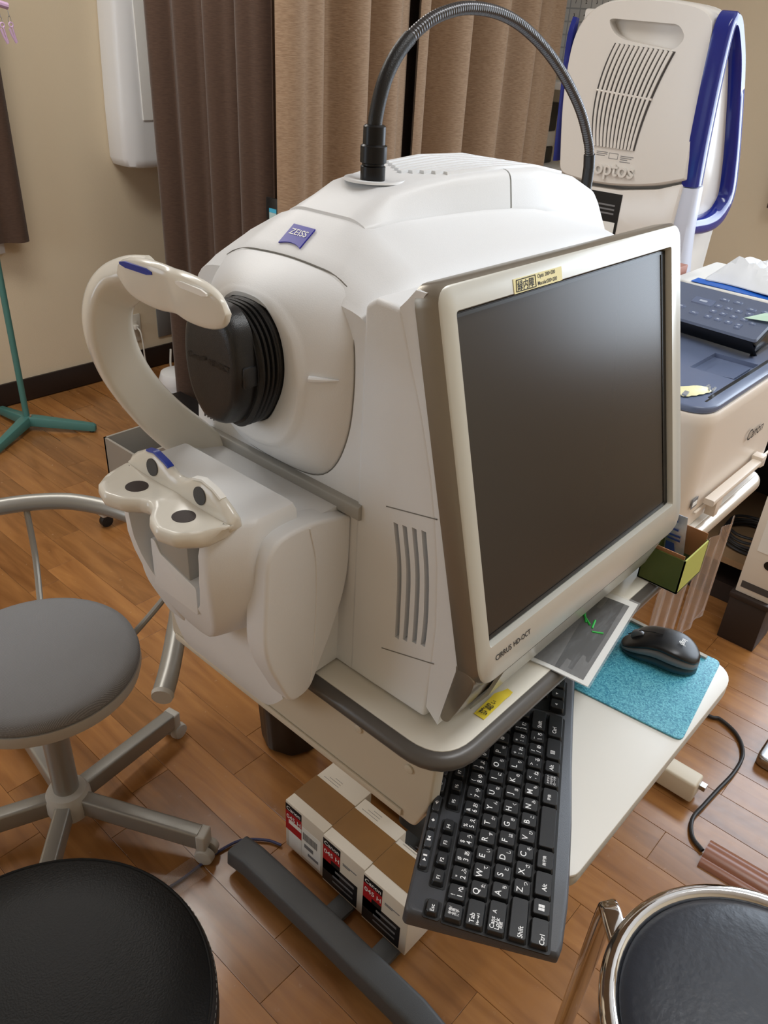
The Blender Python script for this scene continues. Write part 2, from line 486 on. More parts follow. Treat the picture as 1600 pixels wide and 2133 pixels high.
# ================================================================== the room
def struct(name, mb, m, parent=None, **k):
    o = build(name, mb, m, parent, **k)
    if parent is None: o['kind'] = 'structure'
    return o
XL, XR, YF, YB, ZC = -1.7, 3.35, -1.7, 3.17, 1.10
floor = struct('floor', MB().box(XL-.1, XR+.1, YF-.1, YB+.1, FL-.06, FL-.004), 'floor_wood_far', smooth=False)
struct('wall_back', MB().box(XL-.1, XR+.1, YB, YB+.1, FL, ZC), 'wall_paint', smooth=False)
struct('wall_front', MB().box(XL-.1, XR+.1, YF-.1, YF, FL, ZC), 'wall_paint', smooth=False)
wy0, wy1, wz0, wz1 = -1.35, .80, -.5, .80     # window opening in the right wall
struct('wall_right', MB().box(XR, XR+.1, YF, wy0, FL, ZC).box(XR, XR+.1, wy1, YB, FL, ZC).box(XR, XR+.1, wy0, wy1, FL, wz0).box(XR, XR+.1, wy0, wy1, wz1, ZC), 'wall_paint', smooth=False)
ly0, ly1, lz0, lz1 = 1.5, 2.85, -.55, .75     # window opening in the left wall
struct('wall_left', MB().box(XL-.1, XL, YF, ly0, FL, ZC).box(XL-.1, XL, ly1, YB, FL, ZC).box(XL-.1, XL, ly0, ly1, FL, lz0).box(XL-.1, XL, ly0, ly1, lz1, ZC), 'wall_paint', smooth=False)
struct('ceiling', MB().box(XL-.1, XR+.1, YF-.1, YB+.1, ZC, ZC+.1), 'ceiling_white', smooth=False)
bb = struct('baseboard_back', MB().box(XL, XR-.012, YB-.012, YB, FL, FL+.093), 'baseboard', bevel=.002)
struct('baseboard_right', MB().box(XR-.012, XR, YF, YB, FL, FL+.093), 'baseboard', bevel=.002)
def window(name, x0, x1, y0, y1, z0, z1):
    mb = MB(); t = .04; xm = (x0+x1)/2; ym = (y0+y1)/2
    mb.box(x0, x1, y0, y0+t, z0, z1).box(x0, x1, y1-t, y1, z0, z1).box(x0, x1, y0, y1, z0, z0+t).box(x0, x1, y0, y1, z1-t, z1).box(x0, x1, ym-t/2, ym+t/2, z0, z1)
    o = struct(name, mb, 'frame_alu', smooth=False)
    for a, b in ((y0+t, ym-t/2), (ym+t/2, y1-t)):
        build('pane', MB().box(xm-.003, xm+.003, a, b, z0+t, z1-t), 'glass', o, smooth=False)
window('window_1', XR+.03, XR+.07, wy0, wy1, wz0, wz1)
window('window_2', XL-.07, XL-.03, ly0, ly1, lz0, lz1)

# floor boards: every board the photograph lets one pick apart is its own part
def px(x, y, z):
    d = Vector((x, y, z)); c = (d.dot(_r2), -d.dot(_u2), d.dot(_f))
    if c[2] < .05: return None
    return 800+1662.16*c[0]/c[2], 1066.5+1662.16*c[1]/c[2]
PW, PL = .09, .455
bm = MB(); e = .0009; t = .0005
bm.add([(.0003,.0003,-.004),(PW-.0003,.0003,-.004),(PW-.0003,PL-.0003,-.004),(.0003,PL-.0003,-.004),
        (.0003,.0003,-t),(PW-.0003,.0003,-t),(PW-.0003,PL-.0003,-t),(.0003,PL-.0003,-t),
        (e,e,0),(PW-e,e,0),(PW-e,PL-e,0),(e,PL-e,0)],
       [(3,2,1,0),(0,1,5,4),(1,2,6,5),(2,3,7,6),(3,0,4,7),(4,5,9,8),(5,6,10,9),(6,7,11,10),(7,4,8,11),(8,9,10,11)])
plank_me = bpy.data.meshes.new('plank'); plank_me.from_pydata(bm.v, [], bm.f); plank_me.materials.append(MATS['floor_wood'])
cand = []
k = 0; x = .445-PW*6
while x < XR-.02:
    off = .06+((k-6)*.1365*1.0 + (.07 if (k % 3) == 0 else 0)) % PL
    y = off-PL*2
    while y < YB-.02:
        vis = False
        for a in (0, .5, 1):
            for b in (0, .33, .66, 1):
                q = px(x+a*PW, y+b*PL, FL)
                if q and -20 < q[0] < 1620 and -20 < q[1] < 2153: vis = True
        if vis and y+PL < YB-.005 and x+PW < XR-.01: cand.append((math.hypot(x, y), x, y))
        y += PL
    x += PW; k += 1
cand.sort()
for dd, x, y in cand[:300]:
    o = bpy.data.objects.new('plank', plank_me); COL.objects.link(o); o.location = (x, y, 0)
    o.parent = floor
print('planks', len(cand))

# ceiling lamps (out of the picture, they light the room)
for i, (lx, ly) in enumerate(((1.15, -.10), (.85, 2.15))):
    o = empty('ceiling_lamp', (lx, ly, ZC))
    build('lamp_housing', MB().box(lx-.66, lx+.66, ly-.18, ly+.18, ZC-.05, ZC), 'ceiling_white', o, bevel=.01)
    build('diffuser', MB().box(lx-.63, lx+.63, ly-.15, ly+.15, ZC-.065, ZC-.051), 'lamp_diffuser', o)
    tag(o, ['long white ceiling lamp above the instrument table', 'long white ceiling lamp above the grey stool'][i], 'ceiling lamp', 'ceiling lamps')

# ================================================================== curtains
def folds(p0, p1, n, amp, freqs, seed=0, ease=0.0):
    rnd = random.Random(seed); ph = [rnd.uniform(0, 6.28) for _ in freqs]
    p0 = Vector(p0); p1 = Vector(p1); d = p1-p0; nr = Vector((-d.y, d.x)).normalized(); L = d.length; dn = d.normalized()
    out = []
    for i in range(n+1):
        u = i/n
        s = sum(a*math.sin(u*f*2*PI+p) for (f, a), p in zip(freqs, ph))
        s2 = sum(a*math.cos(u*f*2*PI+p) for (f, a), p in zip(freqs, ph))
        out.append(p0+d*u+nr*s*amp+dn*s2*amp*.35)
    return out
CT, CB = .98, FL+.03
def curtain(name, path, m, label, hem=True, z0=CB, z1=CT):
    e0 = path[0]; o = empty(name, (e0.x, e0.y, z0))
    build('cloth', MB().sheet(path, z0, z1, .003, 6), m, o, ang=60)
    tag(o, label, 'curtain', 'room divider curtains')
    return o
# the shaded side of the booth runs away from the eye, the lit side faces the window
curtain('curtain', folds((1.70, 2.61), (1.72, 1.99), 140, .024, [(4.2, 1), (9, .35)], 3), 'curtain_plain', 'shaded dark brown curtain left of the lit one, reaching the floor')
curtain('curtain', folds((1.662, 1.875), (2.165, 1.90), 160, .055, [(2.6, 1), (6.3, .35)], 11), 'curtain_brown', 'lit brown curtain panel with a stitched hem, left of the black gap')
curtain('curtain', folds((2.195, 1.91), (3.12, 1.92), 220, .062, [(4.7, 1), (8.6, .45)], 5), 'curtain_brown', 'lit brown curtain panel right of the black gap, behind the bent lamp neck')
curtain('curtain', folds((1.95, 2.04), (2.5, 2.04), 60, .012, [(3, 1)], 9), 'curtain_plain', 'added dark cloth that blacks out the gap between the lit panels')  # cloth added behind the gap to keep it dark
build('curtain_rail', MB().box(1.70, 1.73, 1.90, 2.62, CT+.001, CT+.03).box(1.65, 3.14, 1.90, 1.93, CT+.001, CT+.03), 'frame_alu', bevel=.003)
tag(bpy.data.objects['curtain_rail'], 'metal curtain rail carrying the brown booth curtains', 'curtain rail')
# half-length curtains at the far left
o = empty('window_curtain', (1.1, 3.1, -.74))
build('cloth', MB().sheet(folds((.55, 3.09), (1.425, 3.085), 90, .016, [(7, 1), (11, .4)], 2), -.745, .75, .003, 4), 'curtain_plain', o, ang=60)
tag(o, 'half-length brown curtain at the left edge by the white wall', 'curtain')
o = empty('sheer_curtain', (1.0, 3.13, -.78))
build('cloth', MB().sheet(folds((.55, 3.135), (1.36, 3.13), 90, .008, [(9, 1)], 4), -.79, .75, .002, 4), 'sheer_white', o, ang=60)
tag(o, 'white sheer curtain hanging just below the half-length brown curtain', 'curtain')

# ================================================================== instrument table
TZ = -.585
tbl = empty('instrument_table', (.72, .58, FL))
tag(tbl, 'instrument table with grey rounded rim on a charcoal wheeled base', 'table')
tx0, tx1, ty0, ty1 = .445, .985, .2865, .765
top_out = rpoly([(tx0, ty0), (tx1, ty0), (tx1, ty1), (tx0, ty1)], .045, 8)
build('tabletop', MB().prism(top_out, 'z', TZ-.022, TZ), 'table_top', tbl, bevel=.0008)
# the soft grey rim: a D-shaped bumper around the top
sec = [(.0125*math.cos(a)+0, .0100*math.sin(a)) for a in [(-90+180*k/10)*PI/180 for k in range(11)]]
path = [(p.x, p.y, TZ-.0107) for p in top_out]
rings = []
n = len(path)
for i in range(n):
    P = Vector(path[i]); t_ = (Vector(path[(i+1) % n])-Vector(path[i-1])).normalized(); nr = Vector((t_.y, -t_.x, 0))
    rings.append([P+nr*(a+.0004)+Vector((0, 0, b)) for a, b in sec])
build('rim', MB().loft(rings, closed=True, cap=False), 'table_rim', tbl, ang=60)
# side panel with its lower flange and two screws
sp = build('side_panel', MB().prism(rpoly([(.300, -.608), (.745, -.608), (.745, -.703), (.318, -.712), (.302, -.668)], .008, 4), 'x', .452, .470), 'panel_beige', tbl, bevel=.003, seg=3)
build('flange', MB().box(.449, .452, .335, .735, -.706, -.697), 'panel_beige', sp, bevel=.001)
for yy, zz in ((.402, -.628), (.331, -.632)):
    mb = MB(); mb.tube([(.4518, yy, zz), (.4500, yy, zz), (.4493, yy, zz)], lambda t: .0052 if t < .9 else .004, 20)
    build('screw', mb, 'panel_beige', sp)
# keyboard tray
KT = -.687
tray_out = rpoly([(.497, .1595), (.917, .1595), (.917, .56), (.497, .56)], [.018, .045, .02, .02], 8)
tr = build('keyboard_tray', MB().prism(tray_out, 'z', KT-.004, KT), 'tray_white', tbl, bevel=.0012)
tr2 = build('tray_edge', MB().prism(tray_out, 'z', KT-.018, KT-.0042), 'tray_edge', tr, bevel=.002)
build('tray_rail', MB().box(.905, .911, .20, .55, KT+.0005, KT+.006), 'tray_edge', tr)
build('slide', MB().box(.475, .497, .32, .56, KT-.02, KT-.002), 'steel', tbl)
# lifting column and H-shaped base with wheels
build('column', MB().prism(rpoly([(.83, .55), (.93, .55), (.93, .63), (.83, .63)], .02, 5), 'z', FL+.075, TZ-.03), 'base_charcoal', tbl, ang=50)
for xb, in ((.588,), (.90,)):
    mb = MB()
    prof = rpoly([(xb-.027, FL+.03), (xb+.027, FL+.03), (xb+.024, FL+.072), (xb-.024, FL+.072)], .008, 3)
    rr = []
    for yy, dz in ((.325, -.014), (.37, 0), (.58, .004), (.77, 0), (.818, -.012)):
        rr.append([(p[0], yy, p[1]+dz) for p in prof])
    mb.loft(rr); build('foot', mb, 'base_charcoal', tbl, ang=50)
    for yy in (.355, .775):
        c = empty_part = None
        mb = MB(); mb.cyl((xb-.012, yy, FL+.021), (xb+.004, yy, FL+.021), .021, n=28)
        cw = build('caster', mb, 'black_rubber', tbl, bevel=.003)
        mb = MB(); mb.cyl((xb+.005, yy, FL+.021), (xb+.009, yy, FL+.021), .017, n=24); mb.box(xb+.009, xb+.013, yy-.012, yy+.012, FL+.012, FL+.032)
        build('fork', mb, 'steel', cw)
for yy in (.605, .49):
    build('crossbar', MB().box(.612, .875, yy-.02, yy+.02, FL+.004, FL+.016), 'base_charcoal', tbl, bevel=.003)

# ================================================================== the scanner
YC = .55
oct_ = empty('oct_scanner', (.70, YC, TZ))
tag(oct_, 'large white eye scanner with built-in tilted monitor, chin rest and black lens', 'eye scanner')
# ---- housing: sections across the long axis, each a bottom, shoulder, lid crease and roof corner
HX = [.476, .489, .53, .58, .65, .72, .80, .88, .945, .965]
HB = [.150, .150, .150, .150, .150, .150, .150, .150, .146, .135]
HS = [.1215, .1235, .128, .130, .132, .134, .135, .134, .128, .115]
HSZ = [-.2035, -.1995, -.188, -.183, -.181, -.181, -.182, -.190, -.205, -.22]
HC = [.066, .063, .052, .053, .055, .064, .071, .072, .070, .062]
HCZ = [-.196, -.178, -.149, -.147, -.148, -.148, -.155, -.171, -.190, -.205]
HT = [.035, .035, .035, .037, .047, .058, .060, .056, .050, .040]
HTZ = [-.194, -.176, -.1465, -.1245, -.1165, -.114, -.1165, -.131, -.153, -.175]
def sect(x, grow=0.0):
    b, s, sz, c, cz, t, tz = (interp(x, HX, q) for q in (HB, HS, HSZ, HC, HCZ, HT, HTZ))
    pts = [(-b, TZ+.002), (-s, sz), (-c, cz), (-t, tz), (t, tz), (c, cz), (s, sz), (b, TZ+.002)]
    return [(x, YC+p.x, p.y) for p in rpoly(pts, [.004, .03, .006, .012, .012, .006, .03, .004], 5)]
xs = [.476, .482, .489, .50, .515, .53, .545, .56, .58, .60, .63, .66, .70, .74, .78, .82, .86, .90, .93, .95, .962, .965]
build('housing', MB().loft([sect(x) for x in xs]), 'white_plastic', oct_, ang=28)
# roof crease, rear hatch seam
def crease(x, side): return Vector((x, YC+side*interp(x, HX, HC), interp(x, HX, HCZ)))
def roof(x, side): return Vector((x, YC+side*interp(x, HX, HT), interp(x, HX, HTZ)))
def lid_ring(x, up=.0032, wd=0.0):
    c, cz, t, tz = (interp(x, HX, q) for q in (HC, HCZ, HT, HTZ))
    pts = [(-c-.0005+wd, cz-.012), (-c-.0005+wd, cz+up*.55), (-t-.001, tz+up), (t+.001, tz+up), (c+.0005-wd, cz+up*.55), (c+.0005-wd, cz-.012)]
    return [(x, YC+p.x, p.y) for p in rpoly(pts, [.001, .0035, .010, .010, .0035, .001], 5)]
lx = [.536, .545, .56, .58, .60, .63, .66, .70, .738]
rgs = [[(p[0], p[1], p[2]-.004) for p in lid_ring(.5345, .0022, .004)], lid_ring(.536, .0022, .002)]+[lid_ring(x) for x in lx[1:]]
build('lid', MB().loft(rgs), 'white_plastic', oct_, ang=30)
rgs = [lid_ring(x) for x in (.7405, .76, .80, .84, .88, .91, .935, .950)]+[lid_ring(.958, .001, .006)]
build('hatch', MB().loft(rgs), 'white_plastic', oct_, ang=30)
build('hatch_seam', MB().loft([lid_ring(x, .0012) for x in (.737, .742)]), 'seam_grey', oct_)
# roof ventilation ribs
for i in range(9):
    yy = YC-.046+i*.0115
    pts = []
    x0_ = .635+.006*abs(i-4); x1_ = .86
    for k in range(14):
        x = lerp(x0_, x1_, k/13); ww = interp(x, HX, HT)
        pts.append((x, YC+(yy-YC)*min(1, ww/.058), interp(x, HX, HTZ)+.0038))
    build('vent_rib', MB().tube(pts, 1, sec=[(-.0012, -.0032), (.0018, -.0026), (.0018, .0026), (-.0012, .0032)], up=(0, 0, 1)), 'white_plastic', oct_)
# socket of the bent lamp
mb = MB(); cz_ = interp(.597, HX, HTZ)+.0032
mb.lathe([(.030, cz_+.0002), (.029, cz_+.0022), (.024, cz_+.0024), (.018, cz_+.0006)], (.600, YC, 0), 40)
build('lamp_socket', mb, 'white_plastic', oct_)
# badge: blue field with a curved foot, white lettering
br_ = Vector((0, -1, 0)); bu = Vector((.041, 0, .030)).normalized(); bn = br_.cross(bu)
bc = Vector((.5080, YC+.008, -.1626))+bn*.0014
bd = []
for k in range(13): u = -1+2*k/12; bd.append((.0142*u, -.0115+.0035*(1-u*u)))
bd += [(.0142, .0125), (-.0142, .0125)]
mb = MB(); mb.loft([[bc+br_*a+bu*b-bn*.0006 for a, b in bd], [bc+br_*a+bu*b+bn*.0006 for a, b in bd]])
bo = build('badge', mb, 'logo_blue', oct_, smooth=False); bo['label'] = 'blue maker badge with white letters'
text('badge_lettering', [('ZEISS', .0098, 0, .004, 'c')], bc+bn*.0009, br_, bu, 'print_white', bo)

# ---- front cover: rings between the seam outline and the lens opening
half = [(0, -.175), (.035, -.1765), (.062, -.180), (.085, -.192), (.097, -.222), (.100, -.264), (.095, -.312), (.078, -.352), (.05, -.372), (0, -.376)]
CZ = -.272
full = [Vector((-y, z)) for y, z in half] + [Vector((y, z)) for y, z in half[-2:0:-1]]
out_s = smooth_path([(p.x, p.y, 0) for p in full], 8, True)
def polar(out, ang):
    best = None; d = Vector((math.cos(ang), math.sin(ang)))
    for i in range(len(out)):
        a = Vector((out[i-1][0], out[i-1][1]-CZ)); b = Vector((out[i][0], out[i][1]-CZ)); e_ = b-a
        den = d.x*e_.y-d.y*e_.x
        if abs(den) < 1e-12: continue
        t = (a.x*e_.y-a.y*e_.x)/den; u = (a.x*d.y-a.y*d.x)/den
        if t > 0 and -1e-6 <= u <= 1+1e-6 and (best is None or t > best): best = t
    return best or .05
NA = 96; angs = [2*PI*k/NA for k in range(NA)]
R_out = [polar(out_s, a) for a in angs]
def seam_x(z): return .4775+max(0, min(1, (z+.225)/.045))*.0125
ringo = [(.0, -.197), (.035, -.203), (.060, -.225), (.069, -.258), (.068, -.285), (.055, -.318), (.033, -.338), (0, -.345)]
ro = smooth_path([(-y, z, 0) for y, z in ringo]+[(y, z, 0) for y, z in ringo[-2:0:-1]], 8, True)
R_ring = [polar(ro, a) for a in angs]
leno = [(0, -.203), (.022, -.207), (.040, -.225), (.047, -.252), (.043, -.278), (.028, -.306), (.013, -.318), (0, -.319)]
lo = smooth_path([(-y, z, 0) for y, z in leno]+[(y, z, 0) for y, z in leno[-2:0:-1]], 8, True)
R_len = [polar(lo, a) for a in angs]
def ring(Rs, xf):
    r_ = []
    for a, R in zip(angs, Rs):
        y = YC+R*math.cos(a); z = CZ+R*math.sin(a); r_.append((xf(z), y, z))
    return r_
def mixR(A, B, t): return [lerp(a, b, t) for a, b in zip(A, B)]
rings = [ring(R_out, lambda z: seam_x(z)+.006), ring(R_out, lambda z: seam_x(z)-.0005), ring(mixR(R_out, R_ring, .04), lambda z: seam_x(z)-.0035),
         ring(mixR(R_out, R_ring, .3), lambda z: lerp(seam_x(z), .448, .45)), ring(mixR(R_out, R_ring, .65), lambda z: lerp(seam_x(z), .448, .80)),
         ring(mixR(R_out, R_ring, .9), lambda z: lerp(seam_x(z), .448, .97)), ring(R_ring, lambda z: .4465), ring([r*.955 for r in R_ring], lambda z: .4425),
         ring([r*.90 for r in R_ring], lambda z: .4415), ring([r*1.04 for r in R_len], lambda z: .441), ring(R_len, lambda z: .4425), ring(R_len, lambda z: .452)]
fc = build('front_cover', MB().loft(rings), 'white_plastic', oct_, ang=50)
build('cover_seam', MB().tube([Vector(p)+Vector((-.0012, 0, 0)) for p in ring([r*1.004 for r in R_out], lambda z: seam_x(z))], .0008, 6, closed=True), 'seam_grey', oct_)
mb = MB(); mb.tube([(.4480, .4775, -.2595), (.4505, .4725, -.2592), (.4560, .4655, -.2590), (.4645, .4575, -.2590)], lambda t: .0030*(1-.75*max(0, t-.4)/.6), 10)
build('eye_mark', mb, 'white_plastic', fc)
# ---- lens: bellows and cap
rg = []
prof = [(.446, .985), (.440, .985)]
for i in range(4):
    xb = .4385-.0055*i
    prof += [(xb, .97), (xb-.0012, .985), (xb-.0026, .97), (xb-.0040, .90), (xb-.0048, .90)]
prof += [(.4165, .90)]
bel = build('lens_bellows', MB().loft([ring([r*s_ for r in R_len], lambda z, x=x: x) for x, s_ in prof]), 'black_rubber', oct_, ang=25)
capo = [(0, -.205), (.018, -.2075), (.031, -.220), (.0365, -.240), (.037, -.262), (.031, -.287), (.018, -.305), (.009, -.309), (0, -.3095)]
co = smooth_path([(-y, z, 0) for y, z in capo]+[(y, z, 0) for y, z in capo[-2:0:-1]], 8, True)
R_cap = [polar(co, a) for a in angs]
cap = build('lens_cap', MB().loft([ring([r*s_ for r in R_cap], lambda z, x=x: x) for x, s_ in ((.418, 1.04), (.407, 1.03), (.4015, 1.0), (.3985, .96), (.397, .90), (.3965, .8), (.3968, .4))]), 'black_plastic', oct_, ang=60)
text('cap_lettering', [('Cirrus\u2122 HD-OCT', .0075, 0, 0, 'c')], (.3958, YC, -.252), (0, -1, 0), (0, 0, 1), 'screen_black', cap)
# side clips of the cap
build('cap_clip', MB().box(.403, .4185, YC-.041, YC-.034, -.268, -.249), 'black_plastic', cap, bevel=.002)

# ---- grey strip painted as the recess shade under the cover, then the chin unit
build('recess_shade', MB().prism(rpoly([(.4775, -.3765), (.4690, -.3785), (.4690, -.3925), (.4775, -.3940)], .002, 3), 'y', .432, .668), 'grey_plastic', oct_)
def foot_ring(xf, hw, xb, z, e_=2.6, n=40):
    out = []
    for k in range(n+1):
        a = -PI/2+PI*k/n; c, s_ = math.cos(a), math.sin(a)
        out.append((xb-(xb-xf)*abs(c)**(2/e_), YC+hw*math.copysign(abs(s_)**(2/e_), s_), z))
    return out
HFz = [-.645, -.636, -.604, -.56, -.52, -.45, -.3885]; HFx = [.4150, .4095, .4000, .3930, .3910, .3930, .3950]
rings = []
for yy, zb_ in ((.4605, -.590), (.470, -.602), (.482, -.616), (.496, -.630), (.512, -.641), (.53, -.645), (.642, -.645), (.6465, -.641), (.648, -.634)):
    ff = [lerp(-.3885, zb_, k/14) for k in range(15)]
    r_ = [(.4765, -.3885)]+[(interp(z, HFz, HFx), z) for z in ff]+[(min(.428, interp(zb_, HFz, HFx)+.010), zb_-.0005), (.428, zb_+.004), (.428, -.582), (.4765, -.582)]
    rings.append([(a, yy, b) for a, b in r_])
build('chin_unit', MB().loft(rings), 'white_plastic', oct_, ang=38)
for k in range(4): build('side_slot', MB().tube([(.4752, .6540+.0052*k, -.330), (.4752, .6560+.0052*k, -.368)], .0008, 6), 'vent_dark', oct_)
# side wings
wing = rpoly([(.372, -.384), (.425, -.382), (.4765, -.3955), (.4765, -.47), (.452, -.53), (.424, -.586), (.397, -.588), (.364, -.510)], [.03, .02, .004, .05, .05, .012, .012, .03], 6)
for sgn in (-1, 1):
    ya, yb = (.447, .476) if sgn < 0 else (.624, .653)
    wo = build('side_wing', MB().prism([(p.x, p.y) for p in wing], 'y', ya, yb), 'white_plastic', oct_, bevel=.004, seg=4, ang=50)
    # a pressed crease runs down the wing
    cr = smooth_path([(.4215, ya-.0002 if sgn < 0 else yb+.0002, -.387), (.430, ya-.0002 if sgn < 0 else yb+.0002, -.43), (.430, ya-.0002 if sgn < 0 else yb+.0002, -.50), (.424, ya-.0002 if sgn < 0 else yb+.0002, -.575)], 6)
    build('wing_crease', MB().tube(cr, .0010, 6), 'white_plastic', wo)
# shield-shaped front cover
def shield_ring(z, xf, hw, xb):
    pts = [(xb, -hw*1.0), (xf+.034, -hw), (xf+.0, -hw*.74), (xf, hw*.74), (xf+.034, hw), (xb, hw)]
    return [(p.x, YC+p.y, z) for p in rpoly(pts, [.002, .006, .005, .005, .006, .002], 4)]
sl_ = [(-.3675, .349, .077, .420), (-.369, .3435, .082, .421), (-.374, .3395, .0855, .422), (-.40, .3330, .0880, .423), (-.43, .3340, .0870, .423), (-.45, .3370, .0840, .423), (-.47, .3415, .0780, .423), (-.49, .3470, .0690, .423), (-.506, .3525, .0580, .423), (-.520, .3580, .0430, .423), (-.530, .3625, .0270, .423), (-.5355, .3655, .0110, .423)]
sh = build('chin_unit_cover', MB().loft([shield_ring(*q) for q in sl_]), 'white_plastic', oct_, ang=32)
uo = rpoly([(YC-.056, -.34), (YC-.055, -.43), (YC-.034, -.482), (YC+.034, -.482), (YC+.055, -.43), (YC+.056, -.34)], [.001, .04, .022, .022, .04, .001], 8)
cut(sh, MB().prism([(p.x, p.y) for p in uo], 'x', .30, .3585))
# slot lip and grey chin post
build('post_guide', MB().prism(rpoly([(YC-.033, -.484), (YC+.037, -.484), (YC+.037, -.428), (YC+.030, -.428), (YC+.022, -.440), (YC-.033, -.452)], .003, 3), 'x', .3425, .3590), 'white_plastic', oct_, bevel=.001)
build('chin_post', MB().box(.3440, .3580, YC-.022, YC+.029, -.4520, -.372), 'grey_plastic', oct_, bevel=.0015)
build('chin_knob', MB().cyl((.355, YC-.030, -.394), (.355, YC-.0475, -.394), .013, .012), 'grey_plastic', oct_, bevel=.002)
# ---- chin rest: double cup tray with a humped back plate
chin = None
def lobe(dy):       # front edge of the tray
    a = abs(dy); 
    return .3625-interp(a, [0, .010, .022, .040, .058, .070, .0765], [.040, .043, .054, .0600, .055, .040, .018])
def hump(dy):
    a = abs(dy)
    return interp(a, [0, .008, .02, .036, .052, .066, .0765], [-.3520, -.351, -.345, -.3405, -.3435, -.351, -.359])
ys_ = [-.0765+.153*k/60 for k in range(61)]
rings = []
for k, dy in enumerate(ys_):
    xf = lobe(dy); e_ = min(1, (.0765-abs(dy))/.006+.35); zt, zb_ = -.3655, -.3655-.0165*e_
    cup = -.0035*max(0, 1-((abs(dy)-.038)/.036)**2)
    r_ = [(xf+.006, zb_), (xf+.0012, zb_+.004), (xf, lerp(zb_, zt, .55)), (xf+.001, zt-.001), (xf+.004, zt+.0004), (xf+.010, zt-.0004+cup*.5), (lerp(xf, .3625, .6), zt+cup), (.350, zt+cup*.6), (.3625, zt), (.3625, zb_)]
    rings.append([(x, YC+dy, z) for x, z in r_])
def endcap(rings):
    def col(r, k, dy): 
        c = sum((Vector(p) for p in r), Vector())/len(r); return [tuple(c+(Vector(p)-c)*k+Vector((0, dy, 0))) for p in r]
    return [col(rings[0], .25, -.0016), col(rings[0], .7, -.0013)]+rings+[col(rings[-1], .7, .0013), col(rings[-1], .25, .0016)]
chin = build('chin_rest', MB().loft(endcap(rings)), 'cream_plastic', oct_, ang=60)
rings = []
for dy in ys_:
    zt = hump(dy)
    r_ = [(.3525, -.374), (.3515, -.364), (.354, zt-.004), (.357, zt), (.3615, zt-.0005), (.3645, zt-.005), (.3665, -.374)]
    rings.append([(x, YC+dy, z) for x, z in r_])
build('back_plate', MB().loft(endcap(rings)), 'cream_plastic', chin, ang=60)
for dy in (-.036, .036):
    mb = MB(); mb.tube([(.3345, YC+dy, -.3712), (.3345, YC+dy, -.3680)], .0105, 24)
    build('chin_hole', mb, 'hole_dark', chin)
    mb = MB(); mb.tube([(.3567, YC+dy, -.3552), (.3516, YC+dy, -.3546)], .0084, 24)
    build('chin_pad', mb, 'pad_dark', chin)
for sgn, m_ in ((1, 'strip_blue'), (-1, 'strip_white')):
    pts = []
    for k in range(12):
        dy = sgn*lerp(.014 if sgn > 0 else .022, .048 if sgn > 0 else .062, k/11); pts.append((.3583, YC+dy, hump(dy)+.0004))
    so = build('marker_strip', MB().tube(pts, 1, sec=[(-.001, -.0035), (.0008, -.003), (.0008, .003), (-.001, .0035)], up=(0, 0, 1)), m_, chin)
    so['label'] = 'blue marker strip' if sgn > 0 else 'white marker strip'
# ---- head rest: arm and forehead rest
ap = smooth_path([(.474, .640, -.420), (.450, .657, -.388), (.417, .670, -.347), (.387, .674, -.296), (.373, .670, -.250), (.374, .660, -.216), (.383, .640, -.198), (.388, .612, -.190)], 8)
asec = [(p.x, p.y) for p in rpoly([(-.024, -.013), (.024, -.013), (.024, .013), (-.024, .013)], .009, 4)]
# the section's broad side lies across the arm's own plane
rings = []; m_ = len(ap)
for i in range(m_):
    t_ = (ap[min(i+1, m_-1)]-ap[max(i-1, 0)]).normalized()
    b_ = Vector((.25, 1, .1)); b_ = (b_-t_*t_.dot(b_)).normalized(); n_ = t_.cross(b_)
    u = i/(m_-1); wd = interp(u, [0, .12, .35, .8, 1], [1.25, 1.05, .95, .85, .62])
    rings.append([ap[i]+n_*a*wd+b_*b for a, b in asec])
build('head_rest_arm', MB().loft(rings), 'cream_plastic', oct_, ang=60)
def fhh(u): return .0200-.0016*math.exp(-(u/.16)**2)
def fhx(u): return .3605+.0022*math.exp(-(u/.2)**2)-.003*u*u
rings = []
N_ = 48
for k in range(N_+1):
    u = -1+2*k/N_; dy = .072*u
    e_ = math.sqrt(max(0.0, 1-abs(u)**4)); hh = fhh(u)*max(.06, e_)
    xc_ = fhx(u)
    zc_ = -.1830
    th = .0070*max(.45, e_)
    rr_ = [(Vector((a, b))) for a, b in ((-1, -.8), (-1, .8), (-.55, 1), (.5, 1), (1, .75), (1, -.75), (.5, -1), (-.55, -1))]
    pts = rpoly([(p.x*th, p.y*hh) for p in rr_], .003, 2)
    rings.append([(xc_+p.x-p.y*.12, YC-.010+dy, zc_+p.y) for p in pts])
fh = build('forehead_rest', MB().loft(rings), 'cream_plastic', oct_, ang=35)
def fh_pt(u, v, out=.0009):    # a point on the patient side of the forehead rest
    dy = .072*u; xc_ = fhx(u)
    hh = fhh(u); zc_ = -.1830; th = .0070
    return Vector((xc_-th-out-v*hh*.12, YC-.010+dy, zc_+v*hh))
for u0, u1, m_, lb in ((.22, .80, 'strip_blue', 'blue marker strip'), (-.22, -.80, 'strip_white', 'white marker strip')):
    r0, r1 = [], []
    for k in range(13):
        u = lerp(u0, u1, k/12); e2 = 1-.6*max(0, abs(k-6)-4)/2
        r0.append(fh_pt(u, .62-.13*e2)); r1.append(fh_pt(u, .62+.13*e2))
    mb = MB(); vs_ = r0+r1[::-1]; mb.loft([[p+Vector((.0016, 0, 0)) for p in vs_], vs_])
    so = build('marker_strip', mb, m_, fh, smooth=False); so['label'] = lb

